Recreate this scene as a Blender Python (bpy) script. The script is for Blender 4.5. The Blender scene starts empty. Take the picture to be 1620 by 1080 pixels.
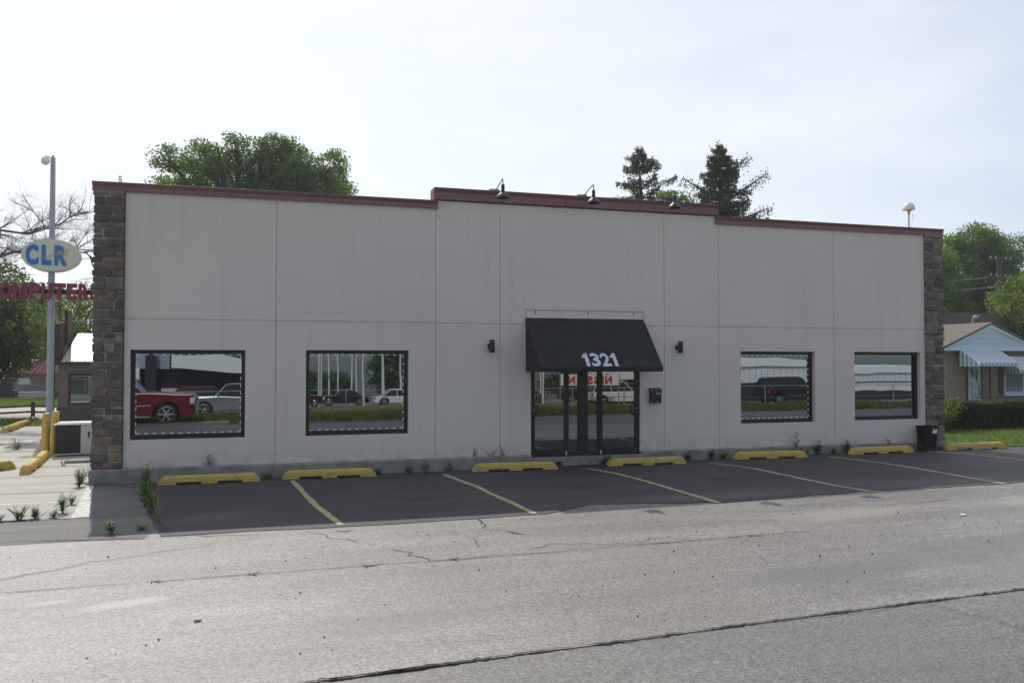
import bpy, bmesh, math, random
import numpy as np
from mathutils import Vector, Matrix
R = math.radians
random.seed(7); rng = np.random.default_rng(7)
S = bpy.context.scene; COL = S.collection

# ------------------------------------------------------------------ camera, world, sun, exposure
cam = bpy.data.objects.new('camera', bpy.data.cameras.new('camera')); COL.objects.link(cam)
cam.location = (0, -17.64, 2.35); cam.rotation_euler = (R(91.397), 0, R(-16.75))
cam.data.sensor_width = 36; cam.data.lens = 29.156; cam.data.clip_start = .1; cam.data.clip_end = 3000
S.camera = cam
SUN_DIR = Vector((-.178*.67, .984*.67, .742)).normalized()
sun_el = math.asin(SUN_DIR.z); sun_az = math.atan2(SUN_DIR.x, SUN_DIR.y)
W = bpy.data.worlds.new('World'); S.world = W; W.use_nodes = True
wn, wl = W.node_tree.nodes, W.node_tree.links; wn.clear()
wo = wn.new('ShaderNodeOutputWorld'); bg = wn.new('ShaderNodeBackground'); bg.inputs[1].default_value = .134
sky = wn.new('ShaderNodeTexSky'); sky.sky_type = 'NISHITA'; sky.sun_disc = False
sky.sun_elevation = sun_el; sky.sun_rotation = sun_az; sky.air_density = 1.0; sky.dust_density = 1.6; sky.ozone_density = 1.6
# thin high cloud that whitens the sky
tc = wn.new('ShaderNodeTexCoord'); mp = wn.new('ShaderNodeMapping'); mp.inputs['Scale'].default_value = (1.2, 1.2, 4.2)
nz = wn.new('ShaderNodeTexNoise'); nz.inputs['Scale'].default_value = 1.5; nz.inputs['Detail'].default_value = 5; nz.inputs['Roughness'].default_value = .5
rp = wn.new('ShaderNodeMapRange'); rp.inputs[1].default_value = .33; rp.inputs[2].default_value = .62; rp.inputs[3].default_value = .45; rp.inputs[4].default_value = .92
mx = wn.new('ShaderNodeMix'); mx.data_type = 'RGBA'; mx.inputs[7].default_value = (7.4, 7.68, 7.95, 1)
dt = wn.new('ShaderNodeVectorMath'); dt.operation = 'DOT_PRODUCT'; dt.inputs[1].default_value = SUN_DIR
dr = wn.new('ShaderNodeMapRange'); dr.inputs[1].default_value = -.5; dr.inputs[2].default_value = .75; dr.inputs[3].default_value = .02; dr.inputs[4].default_value = 1.0
ml = wn.new('ShaderNodeMath'); ml.operation = 'MULTIPLY'
wl.new(tc.outputs['Generated'], mp.inputs[0]); wl.new(mp.outputs[0], nz.inputs[0]); wl.new(nz.outputs[0], rp.inputs[0])
wl.new(tc.outputs['Generated'], dt.inputs[0]); wl.new(dt.outputs['Value'], dr.inputs[0])
wl.new(rp.outputs[0], ml.inputs[0]); wl.new(dr.outputs[0], ml.inputs[1]); wl.new(ml.outputs[0], mx.inputs[0])
wl.new(sky.outputs[0], mx.inputs[6]); wl.new(mx.outputs[2], bg.inputs[0]); wl.new(bg.outputs[0], wo.inputs[0])
sl = bpy.data.lights.new('sun', 'SUN'); sl.energy = 3.3; sl.angle = R(.53); sl.color = (1, .94, .85)
so = bpy.data.objects.new('sun', sl); COL.objects.link(so); so.rotation_euler = SUN_DIR.to_track_quat('Z', 'Y').to_euler(); so.location = (0, 0, 40)
S.view_settings.view_transform = 'Standard'; S.view_settings.look = 'None'; S.view_settings.exposure = 0; S.view_settings.gamma = 1

# ------------------------------------------------------------------ materials
MATS = {}
def mat(name, col, rough=.7, col2=None, scale=8., bump=0., bscale=60., metal=0., spec=.5, transl=0., detail=6, stretch=(1,1,1), attr=None, emit=None, lo=.35, hi=.65, world=False):
    m = bpy.data.materials.new(name); m.use_nodes = True; MATS[name] = m
    n, l = m.node_tree.nodes, m.node_tree.links; b = n['Principled BSDF']; out = n['Material Output']
    b.inputs['Base Color'].default_value = (*col, 1); b.inputs['Roughness'].default_value = rough
    b.inputs['Metallic'].default_value = metal; b.inputs['Specular IOR Level'].default_value = spec
    t = n.new('ShaderNodeTexCoord'); mpp = n.new('ShaderNodeMapping'); mpp.inputs['Scale'].default_value = stretch
    gp = n.new('ShaderNodeNewGeometry'); l.new(gp.outputs['Position'] if world else t.outputs['Object'], mpp.inputs[0])
    cs = None
    if col2 is not None:
        nn = n.new('ShaderNodeTexNoise'); nn.inputs['Scale'].default_value = scale; nn.inputs['Detail'].default_value = detail
        r = n.new('ShaderNodeMapRange'); r.inputs[1].default_value = lo; r.inputs[2].default_value = hi
        x = n.new('ShaderNodeMix'); x.data_type = 'RGBA'; x.inputs[6].default_value = (*col, 1); x.inputs[7].default_value = (*col2, 1)
        l.new(mpp.outputs[0], nn.inputs[0]); l.new(nn.outputs[0], r.inputs[0]); l.new(r.outputs[0], x.inputs[0]); cs = x.outputs[2]
    if attr:
        a = n.new('ShaderNodeAttribute'); a.attribute_name = attr
        if cs is None: cs = a.outputs['Color']
        else:
            q = n.new('ShaderNodeMix'); q.data_type = 'RGBA'; q.blend_type = 'MULTIPLY'; q.inputs[0].default_value = 1
            l.new(cs, q.inputs[6]); l.new(a.outputs['Color'], q.inputs[7]); cs = q.outputs[2]
    if cs is not None: l.new(cs, b.inputs['Base Color'])
    if bump:
        bn = n.new('ShaderNodeTexNoise'); bn.inputs['Scale'].default_value = bscale; bn.inputs['Detail'].default_value = 4
        bb = n.new('ShaderNodeBump'); bb.inputs['Strength'].default_value = bump; bb.inputs['Distance'].default_value = .02
        l.new(mpp.outputs[0], bn.inputs[0]); l.new(bn.outputs[0], bb.inputs['Height']); l.new(bb.outputs[0], b.inputs['Normal'])
    if transl:
        tr = n.new('ShaderNodeBsdfTranslucent'); ms = n.new('ShaderNodeMixShader'); ms.inputs[0].default_value = transl
        if cs is not None:
            g = n.new('ShaderNodeMix'); g.data_type = 'RGBA'; g.blend_type = 'MULTIPLY'; g.inputs[0].default_value = 1; g.inputs[7].default_value = (1.5, 1.5, .7, 1)
            l.new(cs, g.inputs[6]); l.new(g.outputs[2], tr.inputs[0])
        else: tr.inputs[0].default_value = (*[min(1, c*1.4) for c in col], 1)
        l.new(b.outputs[0], ms.inputs[1]); l.new(tr.outputs[0], ms.inputs[2]); l.new(ms.outputs[0], out.inputs[0])
    if emit: b.inputs['Emission Color'].default_value = (*emit[0], 1); b.inputs['Emission Strength'].default_value = emit[1]
    return m

def road_mat(name, c1, c2, c3, rough=.62, grain=.5, crack=0., spec=.5, stains=()):
    """asphalt / concrete: broad patches, long streaks, fine aggregate, hairline cracks"""
    m = bpy.data.materials.new(name); m.use_nodes = True; MATS[name] = m
    n, l = m.node_tree.nodes, m.node_tree.links; b = n['Principled BSDF']
    t = n.new('ShaderNodeTexCoord')
    def noise(sc, det, rg=.55, st=(1,1,1), rot=0):
        mp_ = n.new('ShaderNodeMapping'); mp_.inputs['Scale'].default_value = st; mp_.inputs['Rotation'].default_value = (0,0,rot)
        q = n.new('ShaderNodeTexNoise'); q.inputs['Scale'].default_value = sc; q.inputs['Detail'].default_value = det; q.inputs['Roughness'].default_value = rg
        l.new(t.outputs['Object'], mp_.inputs[0]); l.new(mp_.outputs[0], q.inputs[0]); return q.outputs[0]
    def rng_(s, a, b_, c=0., d=1.):
        q = n.new('ShaderNodeMapRange'); q.inputs[1].default_value = a; q.inputs[2].default_value = b_; q.inputs[3].default_value = c; q.inputs[4].default_value = d
        l.new(s, q.inputs[0]); return q.outputs[0]
    def mixc(f, a, b_, mode='MIX'):
        q = n.new('ShaderNodeMix'); q.data_type = 'RGBA'; q.blend_type = mode
        if isinstance(f, float): q.inputs[0].default_value = f
        else: l.new(f, q.inputs[0])
        for i, v in ((6, a), (7, b_)):
            if isinstance(v, tuple): q.inputs[i].default_value = (*v, 1)
            else: l.new(v, q.inputs[i])
        return q.outputs[2]
    big = rng_(noise(.35, 5), .35, .65); streak = rng_(noise(1.1, 6, .6, (.18, 1.6, 1), .03), .35, .68)
    c = mixc(big, c1, c2); c = mixc(streak, c, c3)
    fine = noise(40, 4, .9); med = noise(13, 5, .75)
    f2 = rng_(fine, .40, .60, 1-grain, 1+grain); f3 = rng_(med, .32, .68, 1-grain*.4, 1+grain*.4)
    mm = n.new('ShaderNodeMath'); mm.operation = 'MULTIPLY'; l.new(f2, mm.inputs[0]); l.new(f3, mm.inputs[1])
    cc = n.new('ShaderNodeCombineColor')
    for i in range(3): l.new(mm.outputs[0], cc.inputs[i])
    c = mixc(1., c, cc.outputs[0], 'MULTIPLY')
    for (sx, sy, rx, ry, rot, sc, am) in stains:        # bleached or darkened patches with a place and shape of their own
        mq = n.new('ShaderNodeMapping'); mq.vector_type = 'TEXTURE'; mq.inputs['Location'].default_value = (sx, sy, 0); mq.inputs['Rotation'].default_value = (0,0,rot); mq.inputs['Scale'].default_value = (rx, ry, 1e3)
        ln = n.new('ShaderNodeVectorMath'); ln.operation = 'LENGTH'; l.new(t.outputs['Object'], mq.inputs[0]); l.new(mq.outputs[0], ln.inputs[0])
        ad = n.new('ShaderNodeMath'); ad.operation = 'MULTIPLY_ADD'; ad.inputs[1].default_value = 1.6; l.new(noise(2.6, 6, .7), ad.inputs[0]); l.new(ln.outputs['Value'], ad.inputs[2])
        c = mixc(rng_(ad.outputs[0], 1.15, 1.75, am, 0), c, sc)
    if crack:
        v = n.new('ShaderNodeTexVoronoi'); v.feature = 'DISTANCE_TO_EDGE'; v.inputs['Scale'].default_value = 1.15
        w = n.new('ShaderNodeVectorMath'); w.operation = 'MULTIPLY_ADD'; w.inputs[1].default_value = (.35,.35,.35)
        nw = n.new('ShaderNodeTexNoise'); nw.inputs['Scale'].default_value = 3.5; nw.inputs['Detail'].default_value = 6
        l.new(t.outputs['Object'], nw.inputs[0]); l.new(nw.outputs['Color'], w.inputs[0]); l.new(t.outputs['Object'], w.inputs[2]); l.new(w.outputs[0], v.inputs[0])
        line = rng_(v.outputs[0], .0, .009, 1, 0); msk = rng_(noise(.55, 3), .55, .66)
        k = n.new('ShaderNodeMath'); k.operation = 'MULTIPLY'; l.new(line, k.inputs[0]); l.new(msk, k.inputs[1])
        k2 = n.new('ShaderNodeMath'); k2.operation = 'MULTIPLY'; k2.inputs[1].default_value = crack; l.new(k.outputs[0], k2.inputs[0])
        c = mixc(k2.outputs[0], c, (.03, .028, .026))
    l.new(c, b.inputs['Base Color']); b.inputs['Roughness'].default_value = rough; b.inputs['Specular IOR Level'].default_value = spec
    bb = n.new('ShaderNodeBump'); bb.inputs['Strength'].default_value = .55; bb.inputs['Distance'].default_value = .008
    l.new(fine, bb.inputs['Height']); l.new(bb.outputs[0], b.inputs['Normal'])
    return m

road_mat('old_asphalt', (.185,.172,.16), (.25,.232,.213), (.145,.135,.128), rough=.45, spec=.85, stains=[(-1.25,-8.72,.62,.17,.30,(.40,.38,.36),.6),(-2.0,-8.5,.3,.10,.1,(.40,.38,.36),.4),(8.6,-6.9,1.9,.55,.05,(.30,.27,.23),.7),(13.0,-6.9,2.6,.6,.05,(.30,.265,.22),.8),(6.0,-9.9,1.6,.7,.2,(.12,.118,.12),.7),(9.5,-9.4,3.0,.8,.1,(.115,.113,.118),.7),(1.0,-10.2,1.2,.4,.2,(.13,.125,.12),.5)], grain=.62, crack=.8)
road_mat('road_asphalt', (.135,.13,.123), (.165,.158,.148), (.115,.11,.105), rough=.5, spec=.7, grain=.65)
road_mat('sealed_asphalt', (.046,.042,.048), (.068,.062,.066), (.037,.034,.040), rough=.7, stains=[(1.9,-2.2,.5,.35,.3,(.10,.095,.095),.5),(2.6,-3.6,.35,.3,0,(.018,.017,.018),.8),(5.6,-3.3,.4,.3,0,(.02,.019,.02),.8),(8.7,-3.1,.45,.3,0,(.02,.019,.02),.8),(11.8,-3.4,.4,.3,0,(.02,.019,.02),.7),(7.6,-4.9,2.6,.45,0,(.10,.095,.09),.7),(12.8,-4.8,3,.5,0,(.095,.09,.088),.7),(-.6,-4.2,.9,.6,.4,(.085,.08,.08),.6)], grain=.34, crack=.7)
road_mat('worn_asphalt', (.13,.125,.12), (.16,.155,.15), (.10,.098,.095), rough=.75, grain=.4, crack=.9)
road_mat('concrete_slab', (.40,.38,.35), (.47,.45,.41), (.31,.295,.27), rough=.8, grain=.18, crack=.5)
road_mat('dry_soil', (.30,.235,.12), (.34,.27,.14), (.22,.19,.09), rough=.95, grain=.3)
road_mat('dirt', (.17,.15,.10), (.2,.17,.11), (.1,.11,.05), rough=.95, grain=.3)
mat('joint_dark', (.035,.032,.03), .95)
mat('line_yellow', (.40,.37,.20), .75, (.15,.14,.115), 13, .2, 60, lo=.50, hi=.66)
mat('line_and_sun_strip_white', (.62,.6,.55), .7, (.4,.39,.36), 9)
mat('stop_yellow', (.56,.385,.085), .8, (.36,.30,.16), 7, .5, 40, world=True, lo=.50, hi=.68)
mat('bollard_yellow', (.62,.42,.05), .55, (.5,.34,.06), 4, .1, 40)
mat('grass_blade', (.10,.17,.03), .6, (.17,.24,.05), 2.2, transl=.4)
mat('lawn_soil', (.06,.10,.025), .95, (.09,.13,.03), 3)
mat('dry_grass', (.36,.28,.13), .8, (.22,.2,.09), .7, transl=.25)
mat('green_verge', (.09,.13,.035), .8, (.16,.17,.05), .6, transl=.3)
mat('leaf_green', (.052,.12,.032), .42, (.11,.19,.045), .55, transl=.5)
mat('leaf_light', (.09,.15,.035), .45, (.15,.22,.05), .7, transl=.5)
mat('leaf_dark', (.045,.085,.027), .45, (.08,.13,.038), .8, transl=.45)
mat('needle_dark', (.035,.07,.035), .6, (.05,.09,.035), 1.5, transl=.15)
mat('needle_grey', (.045,.07,.045), .6, (.06,.075,.04), 1.5, transl=.18)
mat('bark', (.11,.09,.07), .9, (.06,.05,.04), 12, .5, 30, stretch=(1,1,.2))
mat('bare_bark', (.17,.15,.135), .9, (.12,.105,.095), 8)
mat('weed_leaf', (.085,.175,.035), .5, (.13,.22,.05), 8, transl=.35)
mat('weed_wisp', (.22,.23,.08), .8); mat('weed_dry', (.22,.17,.08), .8)
mat('hedge_leaf', (.03,.065,.018), .55, (.05,.10,.022), 3, transl=.3)
mat('hedge_core', (.01,.018,.006), .95)

def wall_mat():
    m = mat('stucco', (.635,.558,.490), .88); n, l = m.node_tree.nodes, m.node_tree.links; b = n['Principled BSDF']
    t = n.new('ShaderNodeTexCoord')
    def noise(sc, det, st):
        mp_ = n.new('ShaderNodeMapping'); mp_.inputs['Scale'].default_value = st
        q = n.new('ShaderNodeTexNoise'); q.inputs['Scale'].default_value = sc; q.inputs['Detail'].default_value = det
        l.new(t.outputs['Object'], mp_.inputs[0]); l.new(mp_.outputs[0], q.inputs[0]); return q.outputs[0]
    def mr(s, a, b_, c, d):
        q = n.new('ShaderNodeMapRange'); q.inputs[1].default_value = a; q.inputs[2].default_value = b_; q.inputs[3].default_value = c; q.inputs[4].default_value = d
        l.new(s, q.inputs[0]); return q.outputs[0]
    def mul(a, b_):
        q = n.new('ShaderNodeMath'); q.operation = 'MULTIPLY'; l.new(a, q.inputs[0]); l.new(b_, q.inputs[1]); return q.outputs[0]
    blot = mr(noise(.5, 5, (1,1,1)), .3, .7, .96, 1.03)
    run = mr(noise(2.2, 5, (1.6,1,.10)), .55, .75, 1.0, .93)     # rain streaks
    spk = mr(noise(26, 3, (1,1,1)), .70, .80, 1.0, .82)         # small stains
    fine = mr(noise(140, 2, (1,1,1)), .3, .7, .97, 1.03)
    sep = n.new('ShaderNodeSeparateXYZ'); l.new(t.outputs['Object'], sep.inputs[0])
    dirt = mr(mul(mr(sep.outputs['Z'], .28, .62, 1, 0), mr(noise(3, 6, (1,1,1.5)), .35, .7, 0, 1)), 0, 1, 1, .70)   # splashed soil above the ledge
    f = mul(mul(mul(blot, run), mul(spk, fine)), dirt)
    cc = n.new('ShaderNodeCombineColor'); [l.new(f, cc.inputs[i]) for i in range(3)]
    q = n.new('ShaderNodeMix'); q.data_type = 'RGBA'; q.blend_type = 'MULTIPLY'; q.inputs[0].default_value = 1; q.inputs[6].default_value = (.67,.60,.545,1)
    l.new(cc.outputs[0], q.inputs[7]); l.new(q.outputs[2], b.inputs['Base Color'])
    bb = n.new('ShaderNodeBump'); bb.inputs['Strength'].default_value = .25; bb.inputs['Distance'].default_value = .01
    l.new(noise(45, 5, (1,1,1)), bb.inputs['Height']); l.new(bb.outputs[0], b.inputs['Normal'])
wall_mat()
mat('stucco_joint', (.46,.40,.33), .9); mat('stucco_side', (.40,.37,.34), .9, (.35,.32,.3), 1)
mat('stone', (1,1,1), .85, (.62,.6,.58), 7, .7, 26, attr='Col'); mat('mortar', (.34,.32,.30), .95, (.22,.2,.19), 9, .3)
mat('coping_red', (.245,.11,.112), .42, (.20,.092,.095), 1.4, stretch=(.4,1,1)); mat('coping_seam', (.05,.018,.02), .6)
mat('roof_membrane', (.5,.5,.5), .8, (.4,.4,.4), 1)
mat('ledge_concrete', (.30,.28,.26), .9, (.19,.18,.165), 4, .4, 30)
mat('bronze', (.022,.019,.018), .38, metal=.3); mat('black_metal', (.014,.014,.016), .45); mat('awning_black', (.010,.010,.012), .85, (.018,.018,.021), 3, .2, 120)
mat('bin_plastic', (.012,.012,.015), .6, spec=.2); mat('white_paint', (.75,.74,.72), .5); mat('chalk_white', (.62,.64,.70), .7, (.45,.47,.53), 25)
mat('led_white', (.8,.78,.7), .5, emit=((1,.97,.85), .12))
mat('galv', (.42,.43,.45), .4, (.36,.37,.38), 20, metal=.6); mat('pole_paint', (.36,.40,.45), .45, (.30,.34,.38), 3)
mat('residue', (.44,.385,.34), .95); mat('caulk', (.40,.36,.29), .9); mat('rust', (.12,.06,.035), .9)
mat('filler', (.66,.70,.74), .8)
mat('sign_cream', (.66,.66,.48), .45, (.60,.60,.45), 3); mat('sign_rim', (.55,.56,.57), .4); mat('sign_blue', (.04,.14,.46), .5); mat('sign_red', (.23,.025,.05), .6, (.19,.02,.045), 3)
mat('streak_green', (.35,.42,.12), .6)
mat('ac_white', (.52,.53,.52), .5); mat('ac_grille', (.075,.08,.08), .6); mat('ac_dark', (.025,.03,.032), .6)
mat('brown_siding', (.20,.17,.145), .85, (.17,.145,.125), 3); mat('brown_trim', (.05,.035,.03), .7)
mat('metal_roof', (.62,.58,.50), .38, (.52,.48,.4), 1.2, metal=.35); mat('red_metal', (.08,.008,.013), .8, spec=.1)
mat('wood_weathered', (.10,.085,.07), .9, (.06,.05,.04), 6); mat('grey_wall', (.2,.2,.205), .9); mat('white_wall', (.6,.62,.66), .8)
mat('house_trim', (.62,.70,.78), .6); mat('house_gable', (.56,.66,.78), .6); mat('shingle', (.17,.145,.13), .95, (.11,.095,.085), 14, .5, 30, stretch=(1,1,1))
mat('awning_stripe_white', (.6,.66,.72), .4); mat('awning_stripe_blue', (.26,.33,.42), .4); mat('iron_red', (.09,.03,.025), .6); mat('iron_black', (.02,.02,.02), .5)
mat('door_white', (.55,.6,.62), .5); mat('curtain', (.22,.27,.24), .8)
mat('rubber', (.018,.018,.019), .8); mat('chrome', (.75,.76,.78), .12, metal=1.0)
mat('car_red', (.15,.006,.014), .22); mat('car_silver', (.35,.37,.40), .25, metal=.6); mat('car_white', (.72,.72,.72), .25); mat('car_black', (.012,.012,.015), .2); mat('car_maroon', (.06,.012,.016), .2)
mat('car_blue', (.02,.05,.2), .2)
mat('lamp_orange', (.6,.16,.02), .3); mat('tail_red', (.5,.02,.015), .3); mat('car_window', (.015,.017,.02), .06); mat('lens', (.6,.6,.6), .15)
mat('deal_white', (.78,.80,.80), .6); mat('deal_blue', (.30,.38,.46), .6); mat('deal_tan', (.55,.5,.42), .8); mat('deal_dark', (.025,.03,.033), .25)
mat('ribbed_white', (.70,.71,.73), .5); mat('banner_red', (.5,.02,.03), .6); mat('flag_blue', (.03,.06,.35), .7)
def pane_mat(name, c, rough=.0, wav=.0):
    m = mat(name, c, rough, metal=1.0)
    if wav:
        n, l = m.node_tree.nodes, m.node_tree.links; b = n['Principled BSDF']; t = n.new('ShaderNodeTexCoord')
        q = n.new('ShaderNodeTexNoise'); q.inputs['Scale'].default_value = 1.1; q.inputs['Detail'].default_value = 1
        bb = n.new('ShaderNodeBump'); bb.inputs['Strength'].default_value = wav; bb.inputs['Distance'].default_value = .01
        l.new(t.outputs['Object'], q.inputs[0]); l.new(q.outputs[0], bb.inputs['Height']); l.new(bb.outputs[0], b.inputs['Normal'])
pane_mat('window_glass', (.245,.285,.315), .0, .09); pane_mat('door_glass', (.24,.245,.25), .0, .05); pane_mat('far_glass', (.3,.33,.36), .03)
def brick_mat(name, c1, c2, mo):
    m = mat(name, c1, .9); n, l = m.node_tree.nodes, m.node_tree.links
    t = n.new('ShaderNodeTexCoord'); mp_ = n.new('ShaderNodeMapping'); mp_.inputs['Rotation'].default_value = (R(90), 0, 0)
    q = n.new('ShaderNodeTexBrick'); q.inputs['Scale'].default_value = 1; q.inputs['Brick Width'].default_value = .22; q.inputs['Row Height'].default_value = .075; q.inputs['Mortar Size'].default_value = .008
    q.inputs['Color1'].default_value = (*c1, 1); q.inputs['Color2'].default_value = (*c2, 1); q.inputs['Mortar'].default_value = (*mo, 1)
    l.new(t.outputs['Object'], mp_.inputs[0]); l.new(mp_.outputs[0], q.inputs[0]); l.new(q.outputs[0], n['Principled BSDF'].inputs['Base Color'])
brick_mat('tan_brick', (.27,.225,.16), (.22,.18,.13), (.33,.29,.23)); brick_mat('ledge_stone', (.15,.12,.095), (.09,.075,.065), (.05,.045,.04))

# ------------------------------------------------------------------ mesh helpers
class MB:
    def __init__(s): s.v = []; s.f = []; s.c = []; s.col = None
    def add(s, vs, fs):
        o = len(s.v); s.v += [tuple(v) for v in vs]; s.f += [tuple(i+o for i in f) for f in fs]
        if s.col is not None: s.c += [s.col]*len(vs)
        return s
    def box(s, x0, y0, z0, x1, y1, z1):
        return s.hexa([(x0,y0,z0),(x1,y0,z0),(x1,y1,z0),(x0,y1,z0),(x0,y0,z1),(x1,y0,z1),(x1,y1,z1),(x0,y1,z1)])
    def hexa(s, v): return s.add(v, [(0,3,2,1),(4,5,6,7),(0,1,5,4),(1,2,6,5),(2,3,7,6),(3,0,4,7)])
    def quad(s, a, b, c, d): return s.add([a,b,c,d], [(0,1,2,3)])
    def tube(s, pts, r, n=8, cap=True):
        pts = [Vector(p) for p in pts]; rs = r if isinstance(r, (list, tuple)) else [r]*len(pts); vs = []; fs = []
        u = None
        for i, p in enumerate(pts):
            d = (pts[min(i+1, len(pts)-1)] - pts[max(i-1, 0)]).normalized()
            if u is None: u = d.orthogonal().normalized()
            else:
                u = (u - d*u.dot(d)); u = u.normalized() if u.length > 1e-6 else d.orthogonal().normalized()
            w = d.cross(u)
            for k in range(n): a = 2*math.pi*k/n; vs.append(p + (u*math.cos(a) + w*math.sin(a))*rs[i])
        for i in range(len(pts)-1):
            for k in range(n): k2 = (k+1) % n; fs.append((i*n+k, i*n+k2, (i+1)*n+k2, (i+1)*n+k))
        if cap: fs.append(tuple(range(n-1, -1, -1))); fs.append(tuple((len(pts)-1)*n+k for k in range(n)))
        return s.add(vs, fs)
    def lathe(s, prof, c=(0,0,0), n=20, axis='z'):
        vs = []; fs = []
        for r, h in prof:
            for k in range(n):
                a = 2*math.pi*k/n; x, y = r*math.cos(a), r*math.sin(a)
                v = (x, y, h) if axis == 'z' else ((x, h, y) if axis == 'y' else (h, x, y)); vs.append((v[0]+c[0], v[1]+c[1], v[2]+c[2]))
        for i in range(len(prof)-1):
            for k in range(n): k2 = (k+1) % n; fs.append((i*n+k, i*n+k2, (i+1)*n+k2, (i+1)*n+k))
        fs.append(tuple(range(n-1, -1, -1))); fs.append(tuple((len(prof)-1)*n+k for k in range(n)))
        return s.add(vs, fs)
    def prism(s, poly, y0, y1, axis='y'):
        """poly in (x,z) extruded in y, or in (x,y) extruded in z, or (y,z) along x"""
        n = len(poly); f = {'y': lambda p, t: (p[0], t, p[1]), 'z': lambda p, t: (p[0], p[1], t), 'x': lambda p, t: (t, p[0], p[1])}[axis]
        vs = [f(p, y0) for p in poly] + [f(p, y1) for p in poly]
        fs = [tuple(range(n)), tuple(range(2*n-1, n-1, -1))] + [(i, (i+1) % n, (i+1) % n+n, i+n) for i in range(n)]
        return s.add(vs, fs)
    def build(s, name, m, parent=None, bevel=0, smooth=False, loc=None, recalc=True, auto=False):
        me = bpy.data.meshes.new(name); me.from_pydata(s.v, [], s.f)
        if s.c:
            a = me.color_attributes.new('Col', 'FLOAT_COLOR', 'POINT'); a.data.foreach_set('color', np.array([(*c, 1) for c in s.c], dtype=np.float32).ravel())
        if recalc:
            bm = bmesh.new(); bm.from_mesh(me); bmesh.ops.recalc_face_normals(bm, faces=bm.faces); bm.to_mesh(me); bm.free()
        return link(name, me, m, parent, bevel, smooth, loc)
def link(name, me, m, parent=None, bevel=0, smooth=False, loc=None):
    me.materials.append(MATS[m] if isinstance(m, str) else m)
    if smooth:
        me.polygons.foreach_set('use_smooth', [True]*len(me.polygons))
        try: me.set_sharp_from_angle(angle=R(38))
        except Exception: pass
    o = bpy.data.objects.new(name, me); COL.objects.link(o)
    if parent is not None: o.parent = parent
    if loc is not None: o.location = loc
    if bevel:
        b = o.modifiers.new('bevel', 'BEVEL'); b.width = bevel; b.segments = 2; b.limit_method = 'ANGLE'
    return o
def tag(o, label=None, cat=None, group=None, kind=None):
    if label: o['label'] = label
    if cat: o['category'] = cat
    if group: o['group'] = group
    if kind: o['kind'] = kind
    return o
def empty(name, loc=(0,0,0), rz=0, label=None, cat=None, group=None):
    o = bpy.data.objects.new(name, None); COL.objects.link(o); o.location = loc; o.rotation_euler = (0,0,rz); o.empty_display_size = .1
    return tag(o, label, cat, group)
def copy_tree(o, parent=None):
    c = o.copy(); COL.objects.link(c); c.parent = parent
    for ch in list(o.children): copy_tree(ch, c)
    return c
def glyph(ch, x0, x1, z0, z1, depth, bold=.03, shear=0., back=False):
    """one letter as (verts, faces) filling a box in the XZ plane, extruded along -Y"""
    cu = bpy.data.curves.new('glyph', 'FONT'); cu.body = ch; cu.extrude = .5; cu.offset = bold; cu.resolution_u = 6
    ob = bpy.data.objects.new('glyph', cu); COL.objects.link(ob)
    dg = bpy.context.evaluated_depsgraph_get(); me = bpy.data.meshes.new_from_object(ob.evaluated_get(dg))
    v = np.array([tuple(q.co) for q in me.vertices]); f = [tuple(p.vertices) for p in me.polygons]
    bpy.data.objects.remove(ob); bpy.data.curves.remove(cu); bpy.data.meshes.remove(me)
    mn, mx_ = v.min(0), v.max(0); v = (v-mn)/(mx_-mn)
    X = x0 + v[:,0]*(x1-x0) + shear*v[:,1]*(z1-z0); Z = z0 + v[:,1]*(z1-z0); Y = -v[:,2]*depth
    return [(a, b, c) for a, b, c in zip(X, Y, Z)], f
def gz(X, Y=0):
    t = min(1., max(0., (X-3)/11)); g = .08*t*t*(3-2*t) if False else .08*t
    if Y < -15.5: g += -.04*(-Y-15.5)*min(1, 1)
    return g

# ------------------------------------------------------------------ ground
def sheet(name, poly, lift, m, step=1.0, kind='structure'):
    """polygon (x,y) cut into a grid that follows the lie of the land"""
    bm = bmesh.new(); vs = [bm.verts.new((x, y, 0)) for x, y in poly]; bm.faces.new(vs)
    xs = [p[0] for p in poly]; ys = [p[1] for p in poly]
    for k in (3, 14):
        if min(xs) < k < max(xs): bmesh.ops.bisect_plane(bm, geom=bm.verts[:]+bm.edges[:]+bm.faces[:], plane_co=(k,0,0), plane_no=(1,0,0))
    if min(ys) < -15.5 < max(ys): bmesh.ops.bisect_plane(bm, geom=bm.verts[:]+bm.edges[:]+bm.faces[:], plane_co=(0,-15.5,0), plane_no=(0,1,0))
    for v in bm.verts: v.co.z = gz(v.co.x, v.co.y) + lift
    bmesh.ops.recalc_face_normals(bm, faces=bm.faces)
    for f in bm.faces:
        if f.normal.z < 0: f.normal_flip()
    me = bpy.data.meshes.new(name); bm.to_mesh(me); bm.free()
    o = link(name, me, m); 
    if kind: o['kind'] = kind
    return o
def wobble(pts, amp, step, closed=False, seed=0):
    r = random.Random(seed); out = []
    n = len(pts); 
    for i in range(n if closed else n-1):
        a, b = pts[i], pts[(i+1) % n]; L = math.dist(a, b); k = max(1, int(L/step))
        for j in range(k):
            t = j/k; out.append((a[0]+(b[0]-a[0])*t + r.gauss(0, amp)*(1 if j else 0), a[1]+(b[1]-a[1])*t + r.gauss(0, amp)*(1 if j else 0)))
    if not closed: out.append(pts[-1])
    return out
sheet('ground', [(-420,-420),(420,-420),(420,420),(-420,420)], -.02, 'dirt')
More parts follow.
